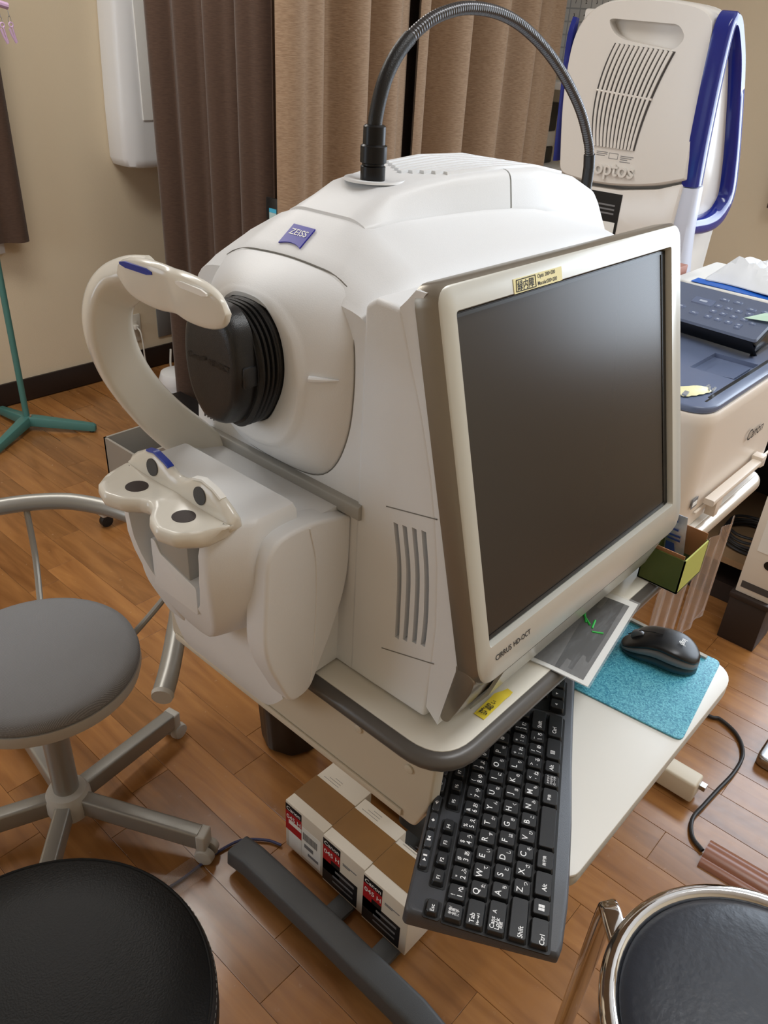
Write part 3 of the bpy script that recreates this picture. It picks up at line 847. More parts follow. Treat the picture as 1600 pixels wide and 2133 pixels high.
# ---- operator side: pod with four slots, monitor shell, bezel, screen
L1 = [(.3983, -.1835), (.3846, -.2223), (.3689, -.2637), (.3530, -.3158), (.3448, -.3533), (.3365, -.3997), (.3309, -.4644), (.3313, -.5076), (.3354, TZ+.0030)]
pod = build('monitor_pod', MB().prism([(.440, -.190), (.4275, -.1815)]+[(y+.0004, z) for y, z in L1]+[(.4031, TZ+.0015), (.44, TZ+.0015)], 'x', .474, .905), 'white_plastic', oct_, bevel=.005, seg=4, ang=40, bang=40)
cm = MB()
for cl in (((.3902, -.3775), (.3822, -.4209), (.3794, -.4696), (.3783, -.5044)), ((.3797, -.3757), (.3711, -.4206), (.3685, -.4692), (.3681, -.5012)), ((.3687, -.3731), (.3604, -.4177), (.3575, -.4657), (.3568, -.4973)), ((.3578, -.3711), (.3499, -.4149), (.3461, -.4620), (.3463, -.4944))):
    c2 = [(p.x, p.y) for p in smooth_path([(a, b, 0) for a, b in cl], 4)]
    cm.prism([(a-.0027, b) for a, b in c2]+[(a+.0027, b) for a, b in c2[::-1]], 'x', .46, .490)
cut(pod, cm)
for zz in ((-.3652, -.3533), (-.5277, -.5076)):
    build('pod_seam', MB().tube([(.4740, .4025 if zz[0] > -.4 else .3965, zz[0]), (.4740, .3450 if zz[0] > -.4 else .3318, zz[1])], .0006, 6), 'seam_grey', pod)
SX0, SX1 = .4975, .8735
SB = Vector((SX0, .291, -.472)); SU = Vector((0, .0743, .2865)).normalized(); SNn = Vector((0, -SU.z, SU.y))
SXv = Vector((1, 0, 0)); SW, SH = .376, .2975
def sp_(s_, t_, n_=0): return SB+SXv*s_+SU*t_+SNn*n_
def rr2(s0, s1, t0, t1, r, n_=6): return [(p.x, p.y) for p in rpoly([(s0, t0), (s1, t0), (s1, t1), (s0, t1)], r, n_)]
# bezel frame: outer body, raised front face, bevelled lip down to the glass
of = rr2(-.0215, .4025, -.038, .3205, [.024, .034, .016, .016]); ob_ = rr2(-.0242, .4052, -.041, .3235, [.026, .036, .018, .018])
inn = rr2(-.0006, SW+.0006, -.0006, SH+.0006, .003); inl = rr2(-.0026, SW+.0026, -.0026, SH+.0026, .004); of2 = rr2(-.0195, .4005, -.036, .3185, [.023, .033, .015, .015])
rg = [[sp_(a, b, -.0185) for a, b in ob_], [sp_(a, b, -.002) for a, b in ob_], [sp_(a, b, .0028) for a, b in of], [sp_(a, b, .0045) for a, b in of2], [sp_(a, b, .0045) for a, b in inl], [sp_(a, b, -.001) for a, b in inn], [sp_(a, b, -.0185) for a, b in inn]]
bez = build('monitor_bezel', MB().loft(rg[2:], cap=False), 'bezel_silver', oct_, ang=50)
build('bezel_side', MB().loft(rg[:3], cap=False), 'bezel_shaded', oct_, ang=50)
mb = MB(); mb.loft([[sp_(a, b, -.006) for a, b in rr2(.0003, SW-.0003, .0003, SH-.0003, .002)], [sp_(a, b, -.0022) for a, b in rr2(.0003, SW-.0003, .0003, SH-.0003, .002)]])
build('screen', mb, 'screen_glass', oct_, smooth=False)
mb = MB()
for s0, s1, t0, t1 in ((.001, .004, .001, SH-.001), (SW-.010, SW-.001, .001, SH-.001), (.001, SW-.001, .001, .005), (.001, SW-.001, SH-.004, SH-.001)):
    mb.loft([[sp_(a, b, -.002) for a, b in ((s0, t0), (s1, t0), (s1, t1), (s0, t1))], [sp_(a, b, -.0014) for a, b in ((s0, t0), (s1, t0), (s1, t1), (s0, t1))]])
build('screen_border', mb, 'screen_black', oct_, smooth=False)
# shell behind the bezel, curling back to the table below the screen
L2 = [(.387, -.175), (.3778, -.2144), (.3675, -.2589), (.3413, -.3600), (.3238, -.4259), (.3085, -.4864), (.3062, -.5006), (.3180, -.5683)]
build('monitor_back', MB().prism([(.3765, -.1665), (.3869, -.1664), (.395, -.176)]+[(a+.004, b) for a, b in L1[:-1]]+[(.3352, -.5660), (.3195, -.5790)]+[(a-.005, b) if b > -.5 else (a, b) for a, b in L2[::-1]], 'x', SX0-.0228, SX0+.4028), 'white_plastic', oct_, ang=25)
crl = [(.2862, -.4975), (.2850, -.5050), (.2870, -.5160), (.2990, -.5480), (.3085, -.5690), (.3178, -.5680), (.3058, -.5010), (.3075, -.4920)]
build('monitor_foot', MB().prism([(p.x, p.y) for p in rpoly(crl, .006, 4)], 'x', SX0-.0236, SX0+.355), 'bezel_shaded', oct_, bevel=.0025, seg=3, ang=40, bang=50)
# clear apron below the bezel
rg = []
for s0 in (.020, .354):
    rg.append([(SX0+s0, y, z) for y, z in ((.2805, -.5120), (.2925, -.5500), (.3105, -.5815), (.3125, -.5805), (.2965, -.5500), (.2845, -.5130))])
build('apron', MB().loft(rg), 'chin_grey', oct_, ang=50)
text('monitor_lettering', [('CIRRUS', .0078, 0, 0, 'l'), ('HD-OCT', .0074, .0292, 0, 'l')], sp_(.004, -.0165, .0049), SXv, SU, 'print_black', bez)
# hand-written masking tape label on the bezel
mb = MB(); q_ = [(.0765, .2995), (.1525, .2995), (.1520, .3115), (.0757, .3118)]
mb.loft([[sp_(a, b, .0046) for a, b in q_], [sp_(a, b, .0050) for a, b in q_]])
lb_ = build('tape_label', mb, 'cream_tape', oct_, smooth=False); lb_['label'] = 'cream tape label with black handwriting'
text('handwriting', [('緑内障', .0086, .0905+.0035, .3055, 'c'), ('Optic 200×200', .0046, .1125, .3085, 'l'), ('Macular200×200', .0046, .1125, .3028, 'l')], sp_(0, 0, .0052), SXv, SU, 'print_black', lb_)
mb = MB()
for a, b in (((.0795, .3010), (.1095, .3008)), ((.1095, .3008), (.1088, .3106)), ((.1088, .3106), (.0800, .3103)), ((.0800, .3103), (.0795, .3010))):
    mb.tube([sp_(a[0], a[1], .0051), sp_(b[0], b[1], .0051)], .0004, 6)
build('handwritten_frame', mb, 'print_black', lb_)

# ---- bent lamp neck
gp = smooth_path([(.597, YC, -.084), (.598, YC, -.064), (.609, YC, -.033), (.630, YC, -.008), (.662, YC, .012), (.696, YC, .0225), (.729, YC, .0265), (.773, YC, .0245), (.819, YC, .0145), (.871, YC, -.006), (.921, YC, -.034), (.965, YC, -.067), (.996, YC, -.102), (1.007, YC, -.122)], 10)
ga = empty_loc = None
gl = build('lamp_neck', MB().tube(gp[:34], .0068, 14), 'black_rubber', oct_, ang=60)
# ribbed flexible part
rp = []; seglen = 0
fine = []
for i in range(33, len(gp)-1):
    for k in range(8): fine.append(gp[i].lerp(gp[i+1], k/8))
L = 0; rad = []
for i, p in enumerate(fine):
    if i: L += (p-fine[i-1]).length
    rad.append(.0054+.0007*abs(math.sin(L*PI/.0034)))
nf = len(fine)
build('ribbed_sleeve', MB().tube(fine, lambda t: rad[min(nf-1, int(round(t*(nf-1))))], 14), 'neck_metal', gl, ang=80)
mb = MB(); zz = interp(.597, HX, HTZ)+.0028
mb.lathe([(.0105, zz-.001), (.0118, zz+.001), (.0118, zz+.013), (.0105, zz+.014), (.0105, zz+.0155), (.0125, zz+.0165), (.0125, zz+.0305), (.0115, zz+.0315), (.0105, zz+.032), (.0105, zz+.047), (.0088, zz+.0485), (.0066, zz+.0485)], (.597, YC, 0), 32)
build('neck_connector', mb, 'black_metal', gl, ang=30)
build('lamp_tip', MB().tube([(1.005, YC, -.118), (1.0095, YC, -.133), (1.0095, YC, -.1335), (1.0105, YC, -.15), (1.0110, YC, -.160), (1.011, YC, -.1625)], lambda t: .0072 if t < .85 else .0035, 18), 'black_plastic', gl, ang=50)

# ================================================================== keyboard
U = .01905; KY, KTi = .500987, .0642842
ex = Vector((math.cos(KY), math.sin(KY), 0)); ey = Vector((-math.sin(KY)*math.cos(KTi), math.cos(KY)*math.cos(KTi), math.sin(KTi))); en = ex.cross(ey)
KO = Vector((.395185, .222036, -.659439))
kb = empty('keyboard', KO)
Mk = Matrix.Identity(3)
for i in range(3): Mk[i][0] = ex[i]; Mk[i][1] = ey[i]; Mk[i][2] = en[i]
kb.rotation_euler = Mk.to_euler()
tag(kb, 'black keyboard with white legends lying askew on the tray, half under the tabletop', 'keyboard')
def kz_floor(y): return (KT+.0006-KO.z-y*math.sin(KTi))/math.cos(KTi)
ko = [(-1.42, -4.98), (-.9, -5.12), (1.2, -5.28), (3, -5.31), (6, -5.3), (10, -5.16), (14, -5.10), (21.6, -5.05), (21.75, -4.8), (21.75, 2.1), (21.6, 2.28), (-1.22, 2.28), (-1.42, 2.1)]
ko = [(p.x*U, p.y*U) for p in rpoly(ko, .12, 4)]
cxm, cym = 10*U, -1.4*U
def shrink(pts, d): 
    return [(x-math.copysign(d, x-cxm) if abs(x-cxm) > 8*U else x, y-math.copysign(d, y-cym)) for x, y in pts]
zt = -.0062
rg = [[(x, y, kz_floor(y)) for x, y in shrink(ko, .002)], [(x, y, kz_floor(y)+.003) for x, y in ko], [(x, y, zt-.004) for x, y in ko], [(x, y, zt-.001) for x, y in shrink(ko, .0012)], [(x, y, zt) for x, y in shrink(ko, .003)]]
build('keyboard_body', MB().loft(rg), 'kb_body', kb, local=True, ang=40)
def well(x0, x1, y0, y1):
    build('key_well', MB().prism(rr2(x0*U, x1*U, y0*U, y1*U, .003, 4), 'z', zt-.001, zt+.0004), 'kb_dark', kb, local=True)
well(-1.58+.02, 13.55, -4.56, .54); well(13.85, 16.9, -4.56, -2.4); well(-1.52, -.55, .6, 1.42); well(.08, 4.06, .6, 1.42); well(4.68, 8.7, .6, 1.42); well(9.2, 13.3, .6, 1.42); well(.75, 5.3, 1.56, 2.13); well(5.4, 9.9, 1.56, 2.13)
key_me = {}
def key_mesh(w_, h_):
    k_ = (round(w_, 2), round(h_, 2))
    if k_ in key_me: return key_me[k_]
    bw, bh = w_*U/2-.0005, h_*U/2-.0005
    tw, th = bw-.0017, bh-.0018
    if h_ < .6: tw, th = bw-.0006, bh-.0006
    sh_ = .0006
    rg_ = [[(x, y, -.0085) for x, y in rr2(-bw, bw, -bh, bh, .0012, 1)], [(x, y+sh_, -.0008) for x, y in rr2(-tw-.0004, tw+.0004, -th-.0004, th+.0004, .0018, 2)][0:0] or [(x, y+sh_, -.0006) for x, y in rr2(-tw-.0003, tw+.0003, -th-.0003, th+.0003, .0016, 1)], [(x, y+sh_, 0) for x, y in rr2(-tw+.0002, tw-.0002, -th+.0002, th-.0002, .0014, 1)]]
    mb = MB().loft(rg_); me = bpy.data.meshes.new('key'); me.from_pydata(mb.v, [], mb.f); finish(me, True, 28)
    key_me[k_] = me
    return me
def key(x, y, w_=1, h_=1, lines=(), m='kb_key', z=0):
    me = key_mesh(w_, h_)
    if not me.materials: me.materials.append(MATS[m])
    o = bpy.data.objects.new('key', me); COL.objects.link(o); o.parent = kb; o.location = (x*U, y*U, z)
    if m != 'kb_key': o.material_slots[0].link = 'OBJECT'; o.material_slots[0].material = MATS[m]
    if lines:
        text('legend', [(s_, sz*(1.3 if sz in (.0048, .0044, .0040, .0038) else 1.15 if sz < .0036 else 1), a, b, al) for s_, sz, a, b, al in lines], (0, .0006, .00025), (1, 0, 0), (0, 1, 0), 'print_white', o, local=True)
def num(a, b, c): return [(b, .0068, -.0034, -.0026, 'c'), (a, .0058, -.0036, .0034, 'c'), (c, .0044, .0036, -.0026, 'c')]
for i, (a, b, c) in enumerate([('!', '1', 'ぬ'), ('"', '2', 'ふ'), ('#', '3', 'あ'), ('$', '4', 'う'), ('%', '5', 'え'), ('&', '6', 'お'), ("'", '7', 'や'), ('(', '8', 'ゆ'), (')', '9', 'よ'), ('を', '0', 'わ'), ('=', '-', 'ほ'), ('~', '^', 'へ'), ('|', '¥', 'ー')]):
    key(i, 0, lines=num(a, b, c))
for i, (a, b) in enumerate(zip('QWERTYUIOP', 'たていすかんなにらせ')): key(.5+i, -1, lines=[(a, .0082, -.0034, .0022, 'c'), (b, .0046, .0036, -.0030, 'c')])
key(10.5, -1, lines=[('@', .005, -.002, .000, 'c'), ('`', .004, .003, .003, 'c')]); key(11.5, -1, lines=num('{', '[', '゜'))
for i, (a, b) in enumerate(zip('ASDFGHJKL', 'ちとしはきくまのり')): key(.75+i, -2, lines=[(a, .0082, -.0034, .0022, 'c'), (b, .0046, .0036, -.0030, 'c')])
key(9.75, -2, lines=num('+', ';', 'れ')); key(10.75, -2, lines=num('*', ':', 'け')); key(11.75, -2, lines=num('}', ']', 'む'))
for i, (a, b) in enumerate(zip('ZXCVBNM', 'つさそひこみも')): key(1.25+i, -3, lines=[(a, .0082, -.0034, .0022, 'c'), (b, .0046, .0036, -.0030, 'c')])
key(8.25, -3, lines=num('<', ',', 'ね')); key(9.25, -3, lines=num('>', '.', 'る')); key(10.25, -3, lines=num('?', '/', 'め')); key(11.25, -3, lines=num('_', '\\', 'ろ'))
key(13.0, -1, 1.0); key(13.0, -2, 1.0); key(13.05, 0, 1.0)
key(-1, 0, 1, 1, [('半角/', .0030, 0, .0033, 'c'), ('全角', .0030, -.0008, .0002, 'c'), ('漢字', .0030, -.0008, -.0032, 'c')])
key(-.75, -1, 1.5, 1, [('Tab', .0048, -.0058, .0026, 'c'), ('\u21e4\u21e5', .0044, -.0056, -.0026, 'c')])
key(-.625, -2, 1.75, 1, [('Caps', .0044, -.0068, .0032, 'c'), ('Lock', .0044, -.0068, -.0006, 'c'), ('英数', .0028, -.0074, -.0040, 'c'), ('A', .0040, .0040, .0028, 'c')])
key(-.375, -3, 2.25, 1, [('Shift', .0048, -.0128, -.0022, 'c')])
key(12.62, -3, 1.75, 1, [('Shift', .0048, -.0070, -.0012, 'c')])
key(-.75, -4, 1.5, 1, [('Ctrl', .0048, -.0072, -.0022, 'c')])
key(.5, -4, 1.0, 1, [('\u25a0\u25a0', .0036, -.001, .0016, 'c'), ('\u25a0\u25a0', .0036, -.001, -.0012, 'c')])
key(1.75, -4, 1.5, 1, [('Alt', .0048, -.004, -.001, 'c')])
key(3.125, -4, 1.25, 1, [('無変換', .0032, -.002, .001, 'c')])
key(5.125, -4, 2.75, 1)
key(7.125, -4, 1.25, 1, [('変換', .0034, -.002, .001, 'c')])
key(8.25, -4, 1, 1, [('カタカナ', .0026, 0, .0036, 'c'), ('ひらがな', .0026, 0, .0002, 'c'), ('ローマ字', .0026, 0, -.0032, 'c')])
key(9.25, -4, 1, 1, [('Alt', .0048, -.002, .001, 'c')])
key(10.62, -4, 1.75, 1, [('\u25a4', .0048, -.006, .001, 'c')])
key(12.5, -4, 2, 1, [('Ctrl', .0048, -.008, .001, 'c')])
for i, ch in enumerate('\u25c0\u25bc\u25b6'): key(14.4+i*.98, -4, .98, 1, [(ch, .0034, -.002, .001, 'c')])
key(15.38, -3, .98, 1, [('\u25b2', .0034, -.002, .001, 'c')])
key(-1.03, 1, .88, .72, [('Esc', .0040, -.002, 0, 'c')])
for i in range(12):
    xx = (.58, 1.57, 2.57, 3.56, 5.18, 6.2, 7.2, 8.2, 9.7, 10.7, 11.7, 12.7)[i]
    key(xx, 1.01, .92, .72, [('F%d' % (i+1), .0038, -.002, 0, 'c')])
for i, (xx, ch) in enumerate(((1.36, '\u23ef'), (2.49, '\u23ee'), (3.62, '\u25c6'), (4.75, '\u25c0)'), (6.05, '\u2302'), (7.2, '\u2709'), (8.35, '\u2261'))):
    key(xx, 1.845, 1.08, .46, [({0: '\u25b6\u2590', 1: '\u2590\u25c0'}.get(i, ch), .0032, 0, 0, 'c')], 'kb_media', -.0012)

# ================================================================== mouse, pad, things on the tray and table
pz = KT
pad_c = [(.745, .1605), (.917-.0, .1835), (.905, .335), (.730, .312)]
mp_ = build('mouse_pad', MB().prism([(p.x, p.y) for p in rpoly(pad_c, .010, 5)], 'z', pz+.0004, pz+.0026), 'pad_teal', bevel=.0005)
tag(mp_, 'glittery teal mouse pad under the black mouse', 'mouse pad')
ms = empty('mouse', (.862, .247, pz+.0028)); 
fd = Vector((-.020, .098)).normalized(); ms.rotation_euler = (0, 0, math.atan2(fd.y, fd.x)-PI/2)
tag(ms, 'black wireless mouse with grey sides on the teal pad', 'mouse')
def mouse_ring(y, grow, z0, ztop, n=28):
    t = (y+.0495)/.099
    wd = .0285*math.sqrt(max(.02, 1-abs(2*t-1)**3.2))*(1-.10*math.exp(-((t-.55)/.18)**2))*grow
    out = []
    for k in range(n):
        a = 2*PI*k/n; c, s_ = math.cos(a), math.sin(a)
        out.append((wd*math.copysign(abs(c)**.75, c), y, lerp(z0, ztop, .5)+(ztop-z0)/2*math.copysign(abs(s_)**.8, s_)))
    return out
def mtop(y):
    t = (y+.0495)/.099
    return .0375*max(.25, (1-abs((t-.42)/.62)**2.4))
ysm = [-.0495+.099*k/26 for k in range(27)]
build('mouse_base', MB().loft([mouse_ring(y, .95, 0, max(.006, mtop(y)*.45)) for y in ysm]), 'mouse_base', ms, local=True, ang=60)
build('mouse_side', MB().loft([mouse_ring(y, 1.0, max(.003, mtop(y)*.30), mtop(y)*.85) for y in ysm]), 'mouse_side', ms, local=True, ang=60)
build('mouse_shell', MB().loft([mouse_ring(y*.985, .965, mtop(y)*(.62 if y > 0 else .66), mtop(y)) for y in ysm]), 'mouse_top', ms, local=True, ang=60)
mb = MB(); mb.tube([(-.0032, .031, .0222), (.0032, .031, .0222)], .0092, 24); build('scroll_wheel', mb, 'mouse_side', ms, local=True, bevel=.001)
build('button_gap', MB().tube([(0, .044, .0200), (0, .030, .0322), (0, .012, .0372), (0, .002, .0382)], .0006, 6), 'kb_dark', ms, local=True)
text('logo', [('logi', .010, 0, 0, 'c')], (0, -.024, .0382), (-1, 0, 0), (0, -1, -.20), 'print_white', ms, local=True)

# laminated scan print sticking out over the table edge
sc_ = empty('scan_print', (.728, .30, TZ))
rz_ = math.atan2(-.006, .17)
tag(sc_, 'laminated dark scan print with white border jutting out below the monitor', 'print')
cc = [(.640, .2445), (.815, .2745+.0005), (.808, .300), (.800, .355), (.628, .34)]
cc = [(.6385, .2440), (.8120, .2735), (.800, .3480), (.6265, .3185)]
cr_ = (Vector(cc[1])-Vector(cc[0])).normalized(); cu_ = Vector((-cr_.y, cr_.x)); c0 = Vector(cc[0])
def cq(a, b): q = c0+cr_*a+cu_*b; return q.x, q.y
def cz2(y): return TZ+.0012-.10*max(0, .288-y)*.6
def card(name, a0, a1, b0, b1, z, th, m, par):
    rg_ = []
    for k in range(7):
        b = lerp(b0, b1, k/6); p = cq(a0, b); q = cq(a1, b)
        rg_.append([(p[0], p[1], cz2(p[1])+z), (q[0], q[1], cz2(q[1])+z), (q[0], q[1], cz2(q[1])+z+th), (p[0], p[1], cz2(p[1])+z+th)])
    return build(name, MB().loft(rg_), m, par, smooth=False)
card('card', 0, .1755, 0, .072, 0, .0007, 'paper_white', sc_)
pr_ = card('printed_image', .006, .1640, .0075, .072, .0008, .0002, 'scan_print', sc_)
card('laminate', -.0025, .1785, -.0025, .072, .0011, .0003, 'laminate_film', sc_)
for (a0, b0), (a1, b1) in (((.098, .034), (.112, .047)), ((.094, .030), (.110, .032)), ((.088, .028), (.093, .016)), ((.100, .040), (.122, .050))):
    p = cq(a0, b0); q = cq(a1, b1)
    mb = MB(); mb.tube([(p[0], p[1], cz2(p[1])+.0013), (q[0], q[1], cz2(q[1])+.0016)], .0013, 6)
    MATS.get('green_ink') or mat('green_ink', rgb(40, 190, 70), .5)
    build('green_mark', mb, 'green_ink', pr_)
# yellow handwritten note on the table
nt_ = empty('sticky_note', (.542, .297, TZ+.0003))
tag(nt_, 'crumpled yellow note with black handwriting on the table edge', 'note')
nr_ = Vector((1, .02, 0)).normalized(); nu_ = Vector((-.02, 1, 0))
rg_ = []
for k in range(11):
    u = k/10; o_ = Vector((.518, .2935, TZ+.0006))+nr_*.052*u; zz = .0022*abs(math.sin(u*7))*u
    hh_ = .0125 if u < .7 else .0125*(1-(u-.7)*1.6)
    a = o_+Vector((0, 0, zz)); b = o_+nu_*hh_+Vector((0, 0, zz*.5+.002*u))
    rg_.append([a, b, b+Vector((0, 0, .0003)), a+Vector((0, 0, .0003))])
build('note_paper', MB().loft(rg_), 'yellow_note', nt_)
text('handwriting', [('確', .0095, .008, .006, 'c'), ('認', .0085, .0175, .006, 'c'), ('い', .006, .026, .006, 'c'), ('つ', .006, .034, .006, 'c')], (.518, .2935, TZ+.0024), nr_, nu_, 'print_black', nt_)

# open green box at the table corner with a foil packet inside
gb = empty('gift_box', (.91, .28, TZ))
tag(gb, 'open green cardboard box standing over the table edge beside the monitor', 'box')
gx0, gx1, gy0, gy1, gz1 = .866, .938, .2490, .3030, -.5345
build('box_front', MB().box(gx0, gx0+.0018, gy0, gy1, TZ+.0012, gz1), 'green_card', gb)
build('box_side', MB().box(gx0, gx1, gy0, gy0+.0018, TZ+.0012, gz1), 'green_card_lit', gb)
build('box_side', MB().box(gx0, gx1, gy1-.0018, gy1, TZ+.0012, gz1), 'green_card', gb)
build('box_back', MB().box(gx1-.0018, gx1, gy0, gy1, TZ+.0012, gz1), 'green_card', gb)
build('box_bottom', MB().box(gx0, gx1, gy0, gy1, TZ+.0008, TZ+.0030), 'grey_card', gb)
build('flap', MB().box(gx0+.002, gx0+.0032, gy0+.003, gy1-.003, TZ+.02, gz1+.005), 'cardboard', gb)
build('flap', MB().box(gx1-.0034, gx1-.0022, gy0+.003, gy1-.003, TZ+.02, gz1+.010), 'cardboard', gb)
pk = empty('foil_packet', (.895, .296, TZ+.004))
tag(pk, 'silver and blue foil packet leaning in the green box', 'packet')
PK0 = Vector((.9160, .2800, -.5740))
pa, pb = Vector((0, -1, 0)), Vector((.17, .20, .96)).normalized(); pn = pa.cross(pb)
mb = MB(); rg_ = []
for k in range(9):
    u = k/8; c_ = PK0+pb*.066*u; th = .004*math.sin(PI*min(1, max(0, u*.9+.05)))+.0008
    rg_.append([c_-pa*.0135-pn*.0006, c_-pn*th, c_+pa*.0135-pn*.0006, c_+pa*.0135+pn*.0006, c_+pn*th, c_-pa*.0135+pn*.0006])
build('foil', mb.loft(rg_), 'foil', pk)
q0 = PK0
for u0, u1, w_ in ((.05, .42, .010), (.86, .97, .006)):
    a = q0+pb*.066*u0+pn*.0050; b = q0+pb*.066*u1+pn*.0047
    mb = MB(); mb.loft([[a-pa*w_, a+pa*w_*.6, a+pa*w_*.6+pn*.0004, a-pa*w_+pn*.0004], [b-pa*w_, b+pa*w_*.1, b+pa*w_*.1+pn*.0004, b-pa*w_+pn*.0004]])
    build('blue_print', mb, 'foil_blue', pk, smooth=False)
for u0 in (.50, .58, .70):
    build('print_line', MB().obox(q0+pb*.066*u0+pn*.0050, pa, pb, pn, .0085 if u0 < .6 else .005, .0012, .0003), 'foil_blue', pk, smooth=False)

# ================================================================== toner cartons and things on the floor
bx_y = [(.670, .775), (.5645, .6690), (.4585, .5635)]
for i, (y0_, y1_) in enumerate(bx_y):
    x0_ = .672-.003*i; dp = (.128, .112, .095)[i]; zt_ = FL+.147; zb_ = FL+.0165
    t_ = empty('toner_carton', (x0_+dp/2, (y0_+y1_)/2, zb_))
    tag(t_, ['white and red toner carton with bar code sticker, farthest of the three under the table', 'white and red toner carton, middle one of three under the table', 'white and red toner carton, nearest of the three under the table'][i], 'carton', 'toner cartons')
    build('carton', MB().box(x0_, x0_+dp, y0_, y1_, zb_, zt_), 'carton_white', t_, bevel=.002)
    xf_ = x0_-.0003
    def pnl(name, a0, a1, b0, b1, m_, d=0):   # a from the left (far y) edge, b from the top
        return build(name, MB().box(xf_-.0003-d, xf_+.001, y1_-a1, y1_-a0, zt_-b1, zt_-b0), m_, t_, smooth=False)
    pnl('black_band', .001, .045, .006, .024, 'carton_black'); pnl('red_panel', .001, .045, .024, .052, 'carton_red')
    if i == 0:
        pnl('red_panel', .001, .045, .052, .078, 'carton_red'); pnl('sticker', .010, .045, .046, .057, 'paper_white', .0003); pnl('sticker', .010, .045, .078, .125, 'paper_white')
        pnl('sticker', .046, .098, .035, .120, 'paper_white')
        mb = MB(); y_ = y1_-.050
        for w_ in (3, 1, 2, 1, 3, 2, 1, 1, 2, 3, 1, 2, 1, 3, 1, 2):
            mb.box(xf_-.0008, xf_, y_-w_*.0007, y_, zt_-.068, zt_-.048); y_ -= w_*.0007+.0012
        mb.box(xf_-.0008, xf_, y1_-.078, y1_-.054, zt_-.088, zt_-.078).box(xf_-.0008, xf_, y1_-.092, y1_-.064, zt_-.105, zt_-.098)
        build('bar_code', mb, 'print_grey', t_, smooth=False)
    else:
        pnl('red_panel', .001, .022, .052, .092, 'carton_red'); pnl('black_panel', .022, .045, .052, .092, 'carton_black'); pnl('black_panel', .001, .090, .064, .124, 'carton_black')
        pnl('print_line', .034, .082, .072, .078, 'print_grey', .0003); pnl('print_line', .028, .080, .090, .095, 'print_grey', .0003); pnl('print_line', .028, .080, .106, .110, 'print_grey', .0003)
        pnl('print_line', .052, .086, .032, .0335, 'print_grey', .0003); pnl('print_line', .052, .070, .036, .0372, 'print_grey', .0003)
    text('carton_lettering', [('Canon', .0145, .0235, -.015, 'c'), ('045 H', .0160, .024, -.038, 'c')], (xf_-.0009, y1_, zt_), (0, -1, 0), (0, 0, 1), 'print_white', t_)
    build('packing_tape', MB().box(x0_+.022, x0_+.082, y0_-.0002, y1_+.0002, zt_+.0002, zt_+.0007), 'packing_tape', t_, smooth=False)
    mb = MB()
    for k in range(3): mb.box(x0_+.090+k*.006, x0_+.0905+k*.006, y1_-.052, y1_-.012-.01*k, zt_+.0003, zt_+.0006)
    build('print_line', mb, 'print_grey', t_, smooth=False)
wb = empty('waste_bin', (.885, .99, FL))
tag(wb, 'black waste bin on the floor behind the side panel', 'bin')
mb = MB(); nn = 40; rg_ = []
for r_, z_ in ((.062, 0), (.070, .01), (.084, .24), (.087, .25), (.083, .25), (.079, .235), (.066, .015)):
    rg_.append([(.885+r_*(1+.03*math.cos(8*2*PI*k/nn))*math.cos(2*PI*k/nn), .99+r_*(1+.03*math.cos(8*2*PI*k/nn))*math.sin(2*PI*k/nn), FL+z_+.0005) for k in range(nn)])
build('bin_body', mb.loft(rg_), 'bin_black', wb, ang=50)
# blue-grey cable under the cartons, taped down with clear tape
ca = build('floor_cable', MB().tube(smooth_path([(.40, .885, FL+.004), (.47, .866, FL+.004), (.53, .864, FL+.004), (.575, .862, FL+.005), (.62, .850, FL+.006), (.655, .815, FL+.006), (.6685, .785, FL+.006)], 8), .0028, 8), 'cable_blue')
tag(ca, 'thin blue-grey cable crossing the floor to the toner cartons', 'cable')
tp = build('clear_tape', MB().obox((.482, .864, FL+.0078), (.066, -.004, 0), (.004, .066, 0), (0, 0, 1), .045, .026, .0003), 'clear_tape', smooth=False)
tag(tp, 'strip of clear tape holding the floor cable down', 'tape')

# ================================================================== stools
# grey stool with a tubular back
gs = empty('grey_stool', (.412, 1.122, FL))
tag(gs, 'grey fabric stool with tubular back on a five-legged caster base', 'stool')
gx, gy = .412, 1.122
build('cushion', MB().lathe([(.158, -.985), (.168, -.978), (.1705, -.970), (.166, -.956), (.150, -.948), (.10, -.944), (.04, -.943), (.001, -.943)], (gx, gy, 0), 64), 'stool_fabric', gs, ang=60)
build('seat_rim', MB().lathe([(.150, -1.005), (.168, -1.003), (.1715, -.990), (.1705, -.9785), (.15, -.9785)], (gx, gy, 0), 64), 'stool_grey_plastic', gs, ang=40)
build('gas_column', MB().lathe([(.024, -1.30), (.024, -1.12), (.030, -1.115), (.030, -1.005)], (gx, gy, 0), 32), 'stool_grey_metal', gs, ang=30)
build('hub', MB().lathe([(.040, -1.352), (.044, -1.335), (.043, -1.31), (.036, -1.295), (.0245, -1.29)], (gx, gy, 0), 32), 'stool_grey_plastic', gs, ang=40)
a0 = math.atan2(.862-1.122, .547-.412)+.03
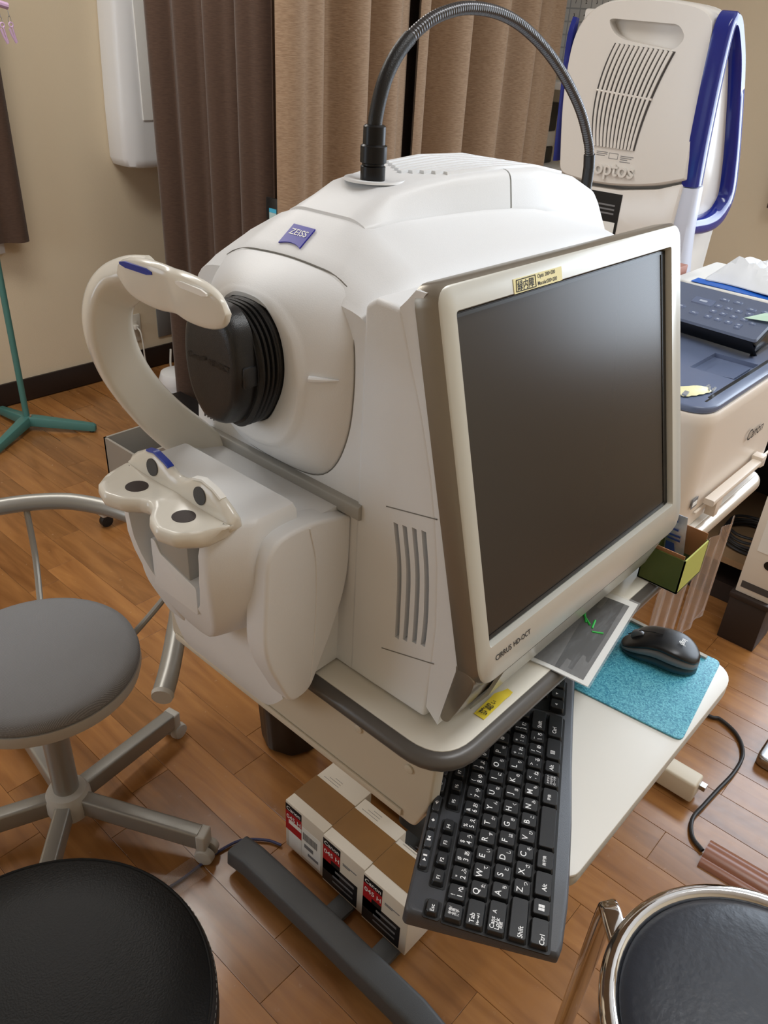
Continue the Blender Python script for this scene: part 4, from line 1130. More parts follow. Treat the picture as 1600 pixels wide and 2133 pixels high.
for k in range(5):
    a = a0+2*PI*k/5; d = Vector((math.cos(a), math.sin(a), 0)); s_ = Vector((-d.y, d.x, 0)); c_ = Vector((gx, gy, 0))
    p0 = c_+d*.036+Vector((0, 0, -1.325)); p1 = c_+d*.275+Vector((0, 0, -1.343))
    lg = build('star_leg', MB().tube([p0, p1], 1, sec=[(q.x, q.y) for q in rpoly([(-.021, -.015), (.021, -.015), (.021, .015), (-.021, .015)], .006, 3)], up=(0, 0, 1)), 'stool_grey_metal', gs, ang=50)
    pe = c_+d*.283+Vector((0, 0, -1.345)); build('end_cap', MB().obox(pe, d, s_, (0, 0, 1), .010, .0165, .0215), 'stool_grey_plastic', lg, bevel=.004, seg=3)
    w0 = c_+d*.288+s_*.0; 
    mb = MB()
    for sg in (-1, 1): mb.cyl(w0+s_*sg*.005+Vector((0, 0, FL+.0205)), w0+s_*sg*.020+Vector((0, 0, FL+.0205)), .020, .018, 28)
    build('caster', mb, 'stool_grey_plastic', lg, bevel=.002, ang=40)
# tubular back: an arc round the seat, carried by two thin rods
arc = []
for k in range(49):
    a = math.radians(lerp(-70, 222, k/48)); u = abs(k/48-.5)*2
    arc.append((gx+.287*math.cos(a), gy+.295*math.sin(a), lerp(-.815, -.872, max(0, u-.2)/.8)))
arc[:5] = [(.468, .818, -.876), (.496, .843, -.870), (.532, .880, -.864), (.572, .924, -.858), (.612, .965, -.853)]
arc = [tuple(v) for v in smooth_path(arc, 3)]
bk = build('back_tube', MB().tube(arc, .0165, 16), 'stool_grey_metal', gs, ang=60)
for i in (0, -1):
    p = Vector(arc[i]); d = (p-Vector(arc[1 if i == 0 else -2])).normalized(); build('end_cap', MB().cyl(p-d*.001, p+d*.006, .0175, .016, 20), 'stool_grey_plastic', bk)
for a_deg, ra in ((62, .290), (-8, .287), (135, .287)):
    a = math.radians(a_deg); c, s_ = math.cos(a), math.sin(a)
    u = abs((a_deg+70)/292-.5)*2; zt_ = lerp(-.815, -.872, max(0, u-.2)/.8)
    build('back_rod', MB().tube(smooth_path([(gx+ra*c, gy+ra*1.02*s_, zt_-.012), (gx+(ra-.03)*c, gy+(ra-.03)*s_, -.92), (gx+.175*c, gy+.175*s_, -.990), (gx+.15*c, gy+.15*s_, -.9995)], 6), .0062, 10), 'stool_grey_metal', bk)
# black round stool, lower left
bs = empty('black_stool', (.118, .556, FL))
tag(bs, 'black leather round stool with stitched edge in the lower left corner', 'stool')
bx_, by_ = .118, .556
build('cushion', MB().lathe([(.15, -.998), (.190, -.994), (.1965, -.975), (.1965, -.945), (.192, -.932), (.186, -.9285), (.13, -.9255), (.05, -.9245), (.001, -.9243)], (bx_, by_, 0), 72), 'stool_leather', bs, ang=60)
build('piping', MB().tube([(bx_+.1905*math.cos(2*PI*k/72), by_+.1905*math.sin(2*PI*k/72), -.9315) for k in range(72)], .0022, 8, closed=True), 'stool_leather', bs)
mb = MB()
for k in range(150):
    a = 2*PI*k/150; b = a+2*PI/150*.6
    mb.tube([(bx_+.1951*math.cos(t), by_+.1951*math.sin(t), -.939) for t in (a, b)], .0004, 4)
so_ = build('stitching', mb, 'stitch', bs); so_['kind'] = 'stuff'
build('pedestal', MB().lathe([(.025, -1.36), (.025, -1.02), (.06, -1.0), (.06, -.997)], (bx_, by_, 0), 32), 'chrome', bs, ang=30)
for k in range(5):
    a = .5+2*PI*k/5; lg = build('star_leg', MB().tube([(bx_+.02*math.cos(a), by_+.02*math.sin(a), -1.345), (bx_+.17*math.cos(a), by_+.17*math.sin(a), -1.358)], .013, 12), 'chrome', bs)
    mb = MB(); c_ = Vector((bx_+.17*math.cos(a), by_+.17*math.sin(a), FL+.0205)); s_ = Vector((-math.sin(a), math.cos(a), 0))
    mb.cyl(c_-s_*.016, c_+s_*.016, .020, n=24); build('caster', mb, 'black_plastic', lg, bevel=.002)
# chrome ringed stool, lower right
cs = empty('chrome_stool', (.661, -.044, FL))
tag(cs, 'folding stool with dark blue-grey padded seat in a chrome ring, lower right', 'stool')
qx, qy, qz = .661, -.044, -.932
build('seat_pad', MB().lathe([(.14, qz-.018), (.161, qz-.014), (.1662, qz-.002), (.163, qz+.006), (.150, qz+.011), (.12, qz+.015), (.06, qz+.017), (.001, qz+.0175)], (qx, qy, 0), 72), 'stool_navy', cs, ang=60)
build('seat_ring', MB().tube([(qx+.1755*math.cos(2*PI*k/72), qy+.1755*math.sin(2*PI*k/72), qz) for k in range(72)], .0112, 16, closed=True), 'chrome', cs)
lp = [(.672, .143, qz-.006), (.690, .1655, qz-.010), (.7005, .172, qz-.03), (.712, .178, -1.10), (.735, .190, FL+.012)]
lsec = [(q.x, q.y) for q in rpoly([(-.0125, -.0085), (.0125, -.0085), (.0125, .0085), (-.0125, .0085)], .005, 3)]
build('leg', MB().tube(smooth_path([(.640, .120, qz-.012), (.668, .150, qz-.008), (.683, .163, qz-.012), (.691, .168, qz-.035), (.708, .176, -1.12), (.738, .190, FL+.012)], 6), 1, sec=lsec, up=(.8, -.5, 0)), 'chrome', cs, ang=50)
for sx, sy in ((1, -1), (-1, -1), (1, 1)):
    p = Vector((qx+.12*sx, qy+.12*sy, qz-.012)); build('leg', MB().tube([p, p+Vector((.03*sx, .03*sy, -.05)), (qx+.18*sx, qy+.20*sy, FL+.012)], .0105, 12), 'chrome', cs)

# ================================================================== far left: stand, wall things
st = empty('pole_stand', (1.222, 2.90, FL))
tag(st, 'green metal pole stand with a three-legged foot by the wall', 'stand')
px_, py_ = 1.222, 2.90
build('pole', MB().cyl((px_, py_, FL+.05), (px_, py_, .30), .0115, n=20), 'stand_green', st)
build('bolt', MB().cyl((px_+.006, py_-.018, FL+.05), (px_+.006, py_-.018, FL+.062), .007, n=12), 'chrome', st)
for tx_, ty_ in ((1.40, 2.705), (1.02, 2.76), (1.205, 3.10)):
    d = Vector((tx_-px_, ty_-py_, 0)); L_ = d.length; d.normalize(); s_ = Vector((-d.y, d.x, 0)); c_ = Vector((px_, py_, 0))
    rg_ = []
    for u, hw, z0_, z1_ in ((0, .022, .020, .056), (.15, .021, .018, .055), (.95, .014, .006, .036), (1, .011, .006, .030)):
        p = c_+d*L_*u
        rg_.append([p-s_*hw+Vector((0, 0, FL+z0_)), p+s_*hw+Vector((0, 0, FL+z0_)), p+s_*hw*.85+Vector((0, 0, FL+z1_)), p-s_*hw*.85+Vector((0, 0, FL+z1_))])
    lg = build('leg', MB().loft(rg_), 'stand_green', st, bevel=.004, seg=2)
    build('glide', MB().cyl(c_+d*L_*.93+Vector((0, 0, FL+.0005)), c_+d*L_*.93+Vector((0, 0, FL+.008)), .009, n=14), 'black_rubber', lg)
# white wall-mounted panel seen edge-on
wp = empty('wall_panel', (2.0, 3.10, -.51))
tag(wp, 'white rounded wall unit partly hidden by the shaded curtain', 'wall unit')
rg_ = []
for z_, x0_, ins in ((-.515, 1.882, .012), (-.508, 1.872, .003), (-.48, 1.864, 0), (-.3, 1.866, 0), (-.1, 1.874, 0), (.2, 1.889, 0), (.7, 1.91, 0)):
    rg_.append([(p.x, p.y, z_) for p in rpoly([(x0_+ins, 3.168), (x0_+ins, 3.06+ins), (x0_+.05, 3.03+ins), (2.25, 3.03+ins), (2.25, 3.168)], [.005, .02, .03, .02, .005], 5)])
build('panel_body', MB().loft(rg_), 'appliance_white', wp, ang=50)
build('inner_frame', MB().box(1.945, 2.2, 3.024, 3.031, -.34, .6), 'strip_white', wp, bevel=.003)
# outlets, plug and cables
ol = empty('wall_outlet', (1.886, 3.17, -1.2))
tag(ol, 'cream wall outlet with a white plug in it', 'outlet', 'wall outlets')
build('plate', MB().box(1.850, 1.922, 3.163, 3.1695, -1.262, -1.138), 'outlet', ol, bevel=.002)
build('socket', MB().box(1.868, 1.904, 3.1605, 3.1630, -1.232, -1.168), 'outlet', ol, bevel=.001)
ol2 = empty('wall_outlet', (2.04, 3.17, -1.2))
tag(ol2, 'grey wall plate beside the curtain, right of the cream outlet', 'outlet', 'wall outlets')
build('plate', MB().box(2.010, 2.082, 3.163, 3.1695, -1.268, -1.135), 'outlet_grey', ol2, bevel=.002)
pw = empty('extension_lead', (1.886, 3.15, -1.2))
tag(pw, 'white plug and cord hanging from the cream outlet', 'cord')
build('plug', MB().box(1.877, 1.899, 3.137, 3.1602, -1.20, -1.18), 'cable_white', pw, bevel=.004, seg=3)
build('cord', MB().tube(smooth_path([(1.888, 3.137, -1.19), (1.892, 3.12, -1.21), (1.895, 3.115, -1.27), (1.895, 3.11, -1.34), (1.885, 3.06, -1.385), (1.87, 2.98, FL+.006), (1.86, 2.93, FL+.005)], 8), .0035, 10), 'cable_white', pw)
wc = build('white_cable', MB().tube(smooth_path([(2.04, 3.12, FL+.08), (2.0, 3.07, FL+.02), (1.96, 2.98, FL+.006), (1.86, 2.90, FL+.006), (1.72, 2.86, FL+.006), (1.60, 2.84, FL+.006)], 8), .005, 10), 'cable_white')
tag(wc, 'white cable curving over the floor left of the curtain', 'cable')
wa = empty('floor_appliance', (1.80, 2.76, FL))
tag(wa, 'white appliance with a round foot on the floor, partly behind the curtain', 'appliance')
build('foot', MB().lathe([(.115, .0005), (.125, .008), (.125, .03), (.105, .05), (.06, .06), (.05, .062)], (1.815, 2.73, FL), 40), 'appliance_white', wa, ang=50)
build('body', MB().lathe([(.05, .06), (.075, .075), (.085, .11), (.075, .14), (.04, .15), (.001, .152)], (1.815, 2.73, FL), 32), 'appliance_white', wa, ang=50)
# grey open box on a wheeled foot
gbx = empty('grey_bin', (1.25, 2.16, FL))
tag(gbx, 'open grey box standing on the floor behind the chin rest', 'bin')
mb = MB(); o0, o1 = 1.14, 1.42; p0_, p1_ = 1.98, 2.165
mb.box(o0, o0+.008, p0_, p1_, FL+.07, -1.145).box(o1-.008, o1, p0_, p1_, FL+.07, -1.145).box(o0, o1, p0_, p0_+.008, FL+.07, -1.145).box(o0, o1, p1_-.008, p1_, FL+.07, -1.145)
build('bin_wall', mb, 'bin_grey', gbx, smooth=False)
build('bin_floor', MB().box(o0+.008, o1-.008, p0_+.008, p1_-.008, FL+.07, FL+.10), 'bin_inside', gbx)
ft = build('foot_bar', MB().box(1.04, 1.40, 2.05, 2.09, FL+.042, FL+.069), 'stool_grey_plastic', gbx, bevel=.006, seg=3)
for xx in (1.06, 1.36): build('caster', MB().cyl((xx, 2.06, FL+.0205), (xx, 2.08, FL+.0205), .020, n=24), 'black_rubber', ft, bevel=.002)
bb_ = empty('black_box', (1.62, 2.36, FL))
tag(bb_, 'black box on the floor in front of the shaded curtain', 'box')
build('case', MB().box(1.46, 1.66, 2.03, 2.50, FL+.012, FL+.15), 'bin_inside', bb_, bevel=.006)
build('lid', MB().box(1.455, 1.665, 2.025, 2.505, FL+.1505, FL+.165), 'black_plastic', bb_, bevel=.004)
for xx in (1.49, 1.63):
    for yy in (2.06, 2.47): build('rubber_foot', MB().cyl((xx, yy, FL+.0005), (xx, yy, FL+.012), .012, n=12), 'black_rubber', bb_)
# tablet on a slim stand between the curtains
tb = empty('tablet_stand', (1.645, 1.95, FL))
tag(tb, 'black tablet screen peeking out beside the lit curtain hem', 'tablet')
build('tablet', MB().box(1.664, 1.671, 1.915, 1.968, -.555, -.438), 'black_plastic', tb, bevel=.003)
build('tablet_display', MB().box(1.6632, 1.6639, 1.920, 1.952, -.548, -.480), 'tablet_screen', tb, smooth=False)
build('tablet_bar', MB().box(1.6632, 1.6639, 1.920, 1.952, -.4795, -.468), 'tablet_bar', tb, smooth=False)
build('stand_pole', MB().cyl((1.668, 1.945, FL+.012), (1.668, 1.945, -.555), .006, n=14), 'black_metal', tb)
build('stand_base', MB().cyl((1.668, 1.945, FL+.0005), (1.668, 1.945, FL+.012), .018, n=28), 'black_metal', tb, bevel=.003)
# pegs hanging at the upper left
pg = empty('peg_hanger', (1.22, 2.6, .016))
tag(pg, 'pale pink peg hanger bar in the upper left corner', 'peg hanger')
build('hanger_bar', MB().tube([(.80, 2.6, .018), (1.0, 2.6, .022), (1.15, 2.6, .022), (1.235, 2.6, .018), (1.262, 2.6, .012)], .009, 10), 'peg_pink', pg)
build('hook', MB().tube(smooth_path([(1.05, 2.6, .03), (1.05, 2.6, .4), (1.05, 2.62, .9), (1.05, 2.62, ZC)], 5), .004, 8), 'steel', pg)
for i, (hx, hz) in enumerate(((1.262, .010), (1.236, .008), (1.16, .012))):
    p = empty('clothes_peg', (hx, 2.6, hz-.09))
    tag(p, ['pink clothes peg on a chain, rightmost under the hanger', 'pink clothes peg on a chain, second from the right under the hanger', 'pink clothes peg on a chain, cut off at the left edge'][i], 'clothes peg', 'pegs on the hanger')
    build('chain_link', MB().tube([(hx-.001, 2.6, hz-.008), (hx+.001, 2.6, hz-.024)], .0012, 6), 'steel', p)
    build('chain_link', MB().tube([(hx+.004*math.cos(t*PI/6), 2.6, hz-.030+.008*math.sin(t*PI/6)) for t in range(12)], .0010, 6, closed=True), 'steel', p)
    build('peg_ring', MB().tube([(hx+.002+.006*math.cos(t*PI/6), 2.6, hz-.043+.006*math.sin(t*PI/6)) for t in range(12)], .0022, 6, closed=True), 'peg_pink', p)
    build('peg_jaw', MB().tube([(hx-.004, 2.6, hz-.052), (hx+.001, 2.6, hz-.07), (hx+.010, 2.6, hz-.088)], .0036, 8), 'peg_pink', p)
    build('peg_jaw', MB().tube([(hx+.004, 2.6, hz-.048), (hx+.008, 2.6, hz-.07), (hx+.012, 2.6, hz-.086)], .0026, 8), 'peg_pink', p)

# ================================================================== upright imager behind the table
OX = 2.0
op = empty('retinal_imager', (2.12, 1.01, -.70))
tag(op, 'tall white imaging device with glossy blue side loop and vented back', 'imager')
face = [(1.178, -.292), (1.203, -.12), (1.202, .0), (1.182, .06), (1.13, .098), (1.04, .107), (.955, .104), (.875, .092), (.842, .066), (.838, -.10), (.829, -.262), (.90, -.285), (1.0, -.300), (1.10, -.302)]
fr = [(p.x, p.y) for p in rpoly(face, [.02, .08, .05, .04, .04, .04, .04, .03, .02, .08, .004, .05, .05, .05], 4)]
cyf, czf = 1.015, -.08
rg_ = [[(OX+dx, lerp(cyf, y, s_), lerp(czf, z, s_)) for y, z in fr] for dx, s_ in ((.0, .965), (.004, .982), (.014, .995), (.03, 1.0), (.09, 1.0), (.10, .98))]
bk_ = build('back_shell', MB().loft(rg_), 'optos_white', op, ang=50)
hp = rpoly([(1.108, .062), (.925, .055), (.905, .030), (.925, .004), (1.06, .020), (1.088, .035)], [.02, .014, .012, .014, .02, .012], 5)
cut(bk_, MB().prism([(p.x, p.y) for p in hp], 'x', OX-.02, OX+.045))
build('lock', MB().tube([(OX+.0442, 1.062, .047), (OX+.036, 1.062, .047)], .0075, 20), 'steel', op)
build('lock_core', MB().tube([(OX+.036, 1.062, .047), (OX+.0345, 1.062, .047)], .0042, 16), 'bin_inside', op)
# vent: dark backing and white slats that fan out to the upper right
NS = 12
def vent_pt(u, t):   # u across 0..1, t from the bottom 0..1 up
    yb_ = lerp(1.088, .976, u); ym_ = lerp(1.101, .957, u); yt_ = lerp(1.074, .924, u)
    a_ = (t-.55)*(t-1)/(.55); b_ = t*(t-1)/(.55*-.45); c_ = t*(t-.55)/.45
    return (yb_*a_+ym_*b_+yt_*c_, lerp(-.212, lerp(.012, .002, u), t))
rg_ = []
for k in range(15):
    t = k/14; a = vent_pt(-.02, t); b = vent_pt(1.02, t)
    rg_.append([(OX-.0012, a[0], a[1]), (OX-.0012, b[0], b[1]), (OX+.003, b[0], b[1]), (OX+.003, a[0], a[1])])
vb = build('vent_backing', MB().loft(rg_), 'vent_dark', op, smooth=False)
for i in range(NS):
    pts = [(OX-.0016,)+vent_pt((i+.5)/NS, k/14) for k in range(15)]
    wv = lambda t: 1
    build('vent_slat', MB().tube(pts, lambda t: lerp(1, 1.35, t*t), sec=[(-.0012, -.0034), (.0022, -.0030), (.0022, .0030), (-.0012, .0034)], up=(-1, 0, 0)), 'optos_white', vb)
build('vent_bar', MB().tube([(OX-.0015,)+vent_pt(-.02, .55), (OX-.0015,)+vent_pt(1.02, .53)], .0026, 8), 'optos_white', vb)
to = text('embossed_lettering', [('optos', .048, 0, 0, 'c')], (OX-.0010, 1.018, -.2665), (0, -1, 0), (0, 0, 1), 'optos_white', op)
md = to.modifiers.new('depth', 'SOLIDIFY'); md.thickness = .005; md.offset = 1
mb = MB()
for yy, zz, ww in ((1.075, -.2235, .03), (1.075, -.2275, .03), (1.075, -.2315, .024), (1.008, -.2275, .035), (1.008, -.2315, .03), (1.008, -.2355, .02), (1.008, -.2405, .028)):
    mb.box(OX-.0006, OX+.001, yy-ww, yy, zz-.0007, zz+.0007)
mb.box(OX-.0006, OX+.001, 1.015, 1.040, -.2245, -.2235).box(OX-.0006, OX+.001, 1.015, 1.040, -.2365, -.2355).box(OX-.0006, OX+.001, 1.015, 1.0158, -.2365, -.2235).box(OX-.0006, OX+.001, 1.0392, 1.040, -.2365, -.2235)
build('small_print', mb, 'print_grey', op, smooth=False)
# lower body, rating plate
lbp = [(1.178, -.305), (1.10, -.309), (1.0, -.307), (.90, -.291), (.836, -.268), (.845, -.42), (.85, -.6905), (1.16, -.6905)]
build('lower_body', MB().prism([(p.x, p.y) for p in rpoly(lbp, .01, 3)], 'x', OX+.006, OX+.30), 'optos_white', op, bevel=.004, ang=40, bang=50)
rp_ = build('rating_plate', MB().box(OX+.0045, OX+.0062, .985, 1.098, -.435, -.316), 'screen_black', op)
mb = MB()
for zz, a, b in ((-.325, 1.07, 1.09), (-.345, 1.0, 1.05), (-.355, 1.0, 1.05), (-.365, 1.0, 1.05)): mb.box(OX+.004, OX+.0046, a, b, zz-.002, zz+.002)
build('plate_print', mb, 'print_grey', rp_, smooth=False)['kind'] = 'stuff'
build('plate_sticker', MB().box(OX+.004, OX+.0046, .992, 1.03, -.425, -.385), 'paper_white', rp_, smooth=False)
# side body (towards the window) with the blue loop
sb_ = [(OX+.03, .09), (OX+.07, .055), (OX+.135, -.005), (OX+.235, -.19), (OX+.275, -.305), (OX+.245, -.355), (OX+.12, -.362), (OX+.03, -.27)]
build('side_body', MB().prism([(p.x, p.y) for p in rpoly(sb_, .02, 4)], 'y', .835, 1.19), 'optos_white', op, bevel=.006, ang=40, bang=50)
def band(name, pts, ws, m_, y0_=.806, y1_=.842):
    pp = smooth_path([(a, 0, b) for a, b in pts], 8); m2 = len(pp); rg2 = []
    for i in range(m2):
        t_ = (pp[min(i+1, m2-1)]-pp[max(i-1, 0)]).normalized(); n_ = Vector((-t_.z, 0, t_.x)); hw = interp(i/(m2-1), [k/(len(ws)-1) for k in range(len(ws))], ws)/2
        q = [(-hw, y1_), (-hw*.9, y0_+.006), (-hw*.6, y0_), (hw*.6, y0_), (hw*.9, y0_+.006), (hw, y1_)]
        rg2.append([(pp[i].x+n_.x*a, b, pp[i].z+n_.z*a) for a, b in q])
    return build(name, MB().loft(rg2), m_, op, ang=50)
band('blue_loop', [(OX+.035, -.272), (OX+.022, -.17), (OX+.012, -.06), (OX+.008, .02), (OX+.014, .062), (OX+.036, .068), (OX+.068, .045), (OX+.125, -.02), (OX+.195, -.14), (OX+.245, -.24), (OX+.268, -.315), (OX+.235, -.362), (OX+.165, -.375), (OX+.07, -.372)], [.048, .045, .042, .036, .034, .032, .03, .034, .04, .05, .056, .046, .04], 'optos_blue')
band('pale_leg', [(OX+.037, -.275), (OX+.050, -.38), (OX+.075, -.47), (OX+.115, -.55), (OX+.16, -.60)], [.050, .060, .070, .066, .06], 'optos_leg', .804, .842)
band('blue_foot', [(OX+.155, -.590), (OX+.19, -.615), (OX+.22, -.645)], [.06, .06, .06], 'optos_blue', .80, .842)
band('blue_loop', [(OX+.030, -.262), (OX+.012, -.06), (OX+.008, .02), (OX+.016, .06)], [.034, .034, .03, .02], 'optos_blue', 1.196, 1.206)
# its own table
ot = empty('imager_table', (2.15, 1.05, FL))
tag(ot, 'white table carrying the tall imaging device', 'table')
build('tabletop', MB().prism(rr2(1.93, 2.45, .78, 1.30, .03, 5), 'z', -.722, -.692), 'desk_top', ot, bevel=.004)
build('column', MB().box(2.12, 2.26, 1.0, 1.1, FL+.05, -.722), 'desk_frame', ot, bevel=.01)
build('foot', MB().box(1.98, 2.42, .98, 1.12, FL+.0005, FL+.05), 'desk_frame', ot, bevel=.01)

# right wall: chart, shelf with small devices
ch = empty('wall_chart', (3.34, 1.95, -.11))
tag(ch, 'pale chart with a grid of numbers on the right wall behind the curtain', 'chart')
XW = XR-.004
build('sheet', MB().box(XW, XR-.0005, 1.70, 2.10, -.112, .40), 'chart_grey', ch, smooth=False)
lines = []
for r_ in range(8):
    for c_ in range(7):
        y_ = 2.055-c_*.048; z_ = -.075+r_*.046
        ce_ = build('cell', MB().box(XW-.0008, XW-.0001, y_-.021, y_+.021, z_-.020, z_+.020), 'chart_cell', ch, smooth=False)
        text('chart_number', [(str((r_*7+c_) % 9+1), .017, 0, 0, 'c')], (XW-.0011, y_, z_), (0, -1, 0), (0, 0, 1), 'print_black', ce_)
ws_ = build('wall_shelf', MB().box(3.12, XR-.0005, 1.40, 2.16, -.152, -.125), 'strip_white', bevel=.003)
tag(ws_, 'white shelf on the right wall below the number chart', 'shelf')
ws2 = build('wall_shelf', MB().box(3.02, XR-.0005, 1.40, 2.16, -.47, -.44), 'strip_white', bevel=.003)
tag(ws2, 'lower white shelf on the right wall carrying black devices', 'shelf')
dv = empty('black_device', (3.2, 1.98, -.44)); tag(dv, 'black device with a silver dial beside the curtain edge', 'device')
build('case', MB().box(3.13, 3.3, 1.985, 2.12, -.4395, -.375), 'black_plastic', dv, bevel=.006)
build('front', MB().box(3.13, 3.3, 1.985, 2.12, -.3745, -.315), 'optos_grey', dv, bevel=.004)
build('dial', MB().tube([(3.1295, 2.03, -.345), (3.120, 2.03, -.345)], .022, 24), 'steel', dv)
dv2 = empty('speaker_box', (3.2, 1.98, -.3145)); tag(dv2, 'upright black box on top of the dial device', 'device')
build('case', MB().box(3.13, 3.3, 1.985, 2.11, -.3140, -.205), 'black_plastic', dv2, bevel=.006)
build('grille', MB().box(3.126, 3.1295, 1.995, 2.095, -.30, -.22), 'screen_black', dv2, bevel=.001)
wcu = empty('window_curtain', (3.25, .90, -.45)); tag(wcu, 'brown curtain hem at the right edge beside the window', 'curtain')
build('cloth', MB().sheet(folds((3.27, .84), (3.27, 1.03), 40, .012, [(4, 1)], 6), -.475, .85, .003, 3), 'curtain_plain', wcu, ang=60)

# ================================================================== desk with the printer
DZ = -.70
dk = empty('printer_desk', (1.28, .62, FL))
tag(dk, 'white desk with a pale rounded front rim under the printer', 'desk')
d_out = rpoly([(1.02, .362), (1.555, .362), (1.555, .93), (1.02, .93)], [.01, .03, .02, .01], 6)
build('desktop', MB().prism([(p.x, p.y) for p in d_out], 'z', DZ-.032, DZ), 'desk_top', dk, bevel=.0008)
rings = []; path = [(p.x, p.y, DZ-.017) for p in d_out]; n = len(path)
sec = [(.013*math.cos(a), .0155*math.sin(a)) for a in [(-90+180*k/10)*PI/180 for k in range(11)]]
for i in range(n):
    P = Vector(path[i]); t_ = (Vector(path[(i+1) % n])-Vector(path[i-1])).normalized(); nr = Vector((t_.y, -t_.x, 0))
    rings.append([P+nr*(a+.0004)+Vector((0, 0, b)) for a, b in sec])
build('rim', MB().loft(rings, closed=True, cap=False), 'desk_rim', dk, ang=60)
build('side_frame', MB().box(1.365, 1.40, .50, .62, FL+.05, DZ-.033), 'desk_frame', dk, bevel=.006)
build('side_frame', MB().box(1.06, 1.085, .45, .80, FL+.05, DZ-.033), 'desk_frame', dk, bevel=.006)
build('foot_bar', MB().box(1.352, 1.398, .235, .86, FL+.008, FL+.062), 'desk_frame', dk, bevel=.006, seg=3)
build('foot_bar', MB().box(1.05, 1.095, .35, .86, FL+.008, FL+.062), 'desk_frame', dk, bevel=.006, seg=3)
for xx in (1.375, 1.0725):
    for yy in (.40, .83): build('glide', MB().cyl((xx, yy, FL+.0005), (xx, yy, FL+.008), .014, n=16), 'black_rubber', dk)
build('latch', MB().box(1.383, 1.398, .222, .2345, FL+.03, FL+.042), 'steel', dk)
pr = empty('printer', (1.33, .58, DZ))
tag(pr, 'white office printer with a dark blue-grey top on the desk', 'printer')
PX0, PX1, PY0, PY1, PZ = 1.178, 1.59, .370, .80, -.478
prof = rpoly([(PX0, PY0), (PX1, PY0), (PX1, PY1), (PX0, PY1)], [.050, .02, .02, .02], 8)
mb = MB(); rg_ = []
for z_, gz in ((DZ+.0015, -.006), (DZ+.004, 0), (PZ-.02, .004), (PZ-.004, .004), (PZ, .002)):
    rg_.append([(p.x+(gz if p.x > 1.3 else -gz), p.y-(gz if p.y < .6 else 0), z_) for p in prof])
build('printer_body', mb.loft(rg_), 'printer_white', pr, ang=40)
prof2 = rpoly([(PX0, PY0), (PX1, PY0), (PX1, PY1), (PX0, PY1)], [.049, .02, .02, .02], 8)
lid = build('printer_top', MB().loft([[(p.x, p.y, z_) for p in prof2] for z_ in (PZ+.0005, PZ+.012)]), 'printer_navy_sheen', pr, bevel=.003, seg=3, ang=40)
cm = MB().box(1.349, 1.46, .397, .476, PZ+.004, PZ+.03)
cut(lid, cm)
rg_ = [[(1.352, .400, PZ+.0045), (1.428, .400, PZ+.0045), (1.428, .452, PZ+.0045), (1.352, .452, PZ+.0045)], [(1.352, .400, PZ+.0125), (1.428, .400, PZ+.0125), (1.428, .452, PZ+.0085), (1.352, .452, PZ+.0085)]]
build('tray_flap', MB().loft(rg_), 'printer_navy_sheen', pr, smooth=False)
build('lid_gap', MB().box(1.235, 1.598, .389, .3955, PZ+.0121, PZ+.0127), 'screen_black', pr, smooth=False)
build('lid_gap', MB().box(1.215, 1.24, .3885, .392, PZ+.0121, PZ+.0125), 'screen_black', pr, smooth=False)
build('lid_gap', MB().box(1.228, 1.262, .4125, .416, PZ+.0121, PZ+.0125), 'screen_black', pr, smooth=False)
# front: lettering, tray handle, energy mark
text('printer_lettering', [('Canon', .030, 0, 0, 'c')], (1.444, PY0-.0062, -.577), (1, 0, 0), (0, 0, 1), 'print_black', pr)
build('tray_slot', MB().box(1.24, 1.62, PY0-.006, PY0-.002, -.672, -.668), 'printer_white', pr)
build('tray_handle', MB().tube([(1.262, PY0-.014, -.652), (1.50, PY0-.014, -.652)], 1, sec=[(q.x, q.y) for q in rpoly([(-.0055, -.008), (.0055, -.008), (.0055, .010), (-.0055, .010)], .003, 2)], up=(0, 0, 1)), 'printer_white', pr, ang=50)
build('tray_catch', MB().prism([(1.285, -.655), (1.318, -.655), (1.305, -.690), (1.290, -.690)], 'y', PY0-.022, PY0-.004), 'printer_white', pr, bevel=.001)
build('tray_catch', MB().prism([(1.482, -.640), (1.506, -.640), (1.506, -.664), (1.482, -.660)], 'y', PY0-.024, PY0-.004), 'printer_white', pr, bevel=.001)
em = build('energy_mark', MB().box(1.214, 1.236, PY0-.0042, PY0-.0030, -.652, -.634), 'print_grey', pr, smooth=False)
build('energy_mark_field', MB().box(1.216, 1.234, PY0-.0046, PY0-.0042, -.648, -.640), 'paper_white', em, smooth=False)
# control panel: black-fronted, tilted, with keys
pA = Vector((1.500, .640, -.437)); pB = Vector((1.462, .412, -.432))   # front upper edge from far to near
ax_ = (pB-pA).normalized(); back_ = Vector((.115, -.004, .040)); 
pn_ = back_.cross(ax_).normalized(); pn_ = pn_ if pn_.z > 0 else -pn_
up_d = back_.normalized(); LW = (pB-pA).length; LD = back_.length
cpn = MB(); fr_ = pA+Vector((.030, 0, -.029)); fr2 = pB+Vector((.034, .012, -.033))
rg_ = [[pA, pA+back_, pA+back_+Vector((0, 0, -.05)), fr_], [pA+ax_*LW*.97, pA+ax_*LW*.97+back_, pA+ax_*LW*.97+back_+Vector((0, 0, -.05)), pA+ax_*LW*.97+Vector((.030, 0, -.030))], [pB+Vector((.006, 0, -.006)), pB+back_, pB+back_+Vector((0, 0, -.045)), fr2]]
build('panel_base', MB().loft(rg_), 'printer_black', pr, bevel=.002, ang=30)
def pp_(a, b, h=0): return pA+ax_*a+up_d*b+pn_*h
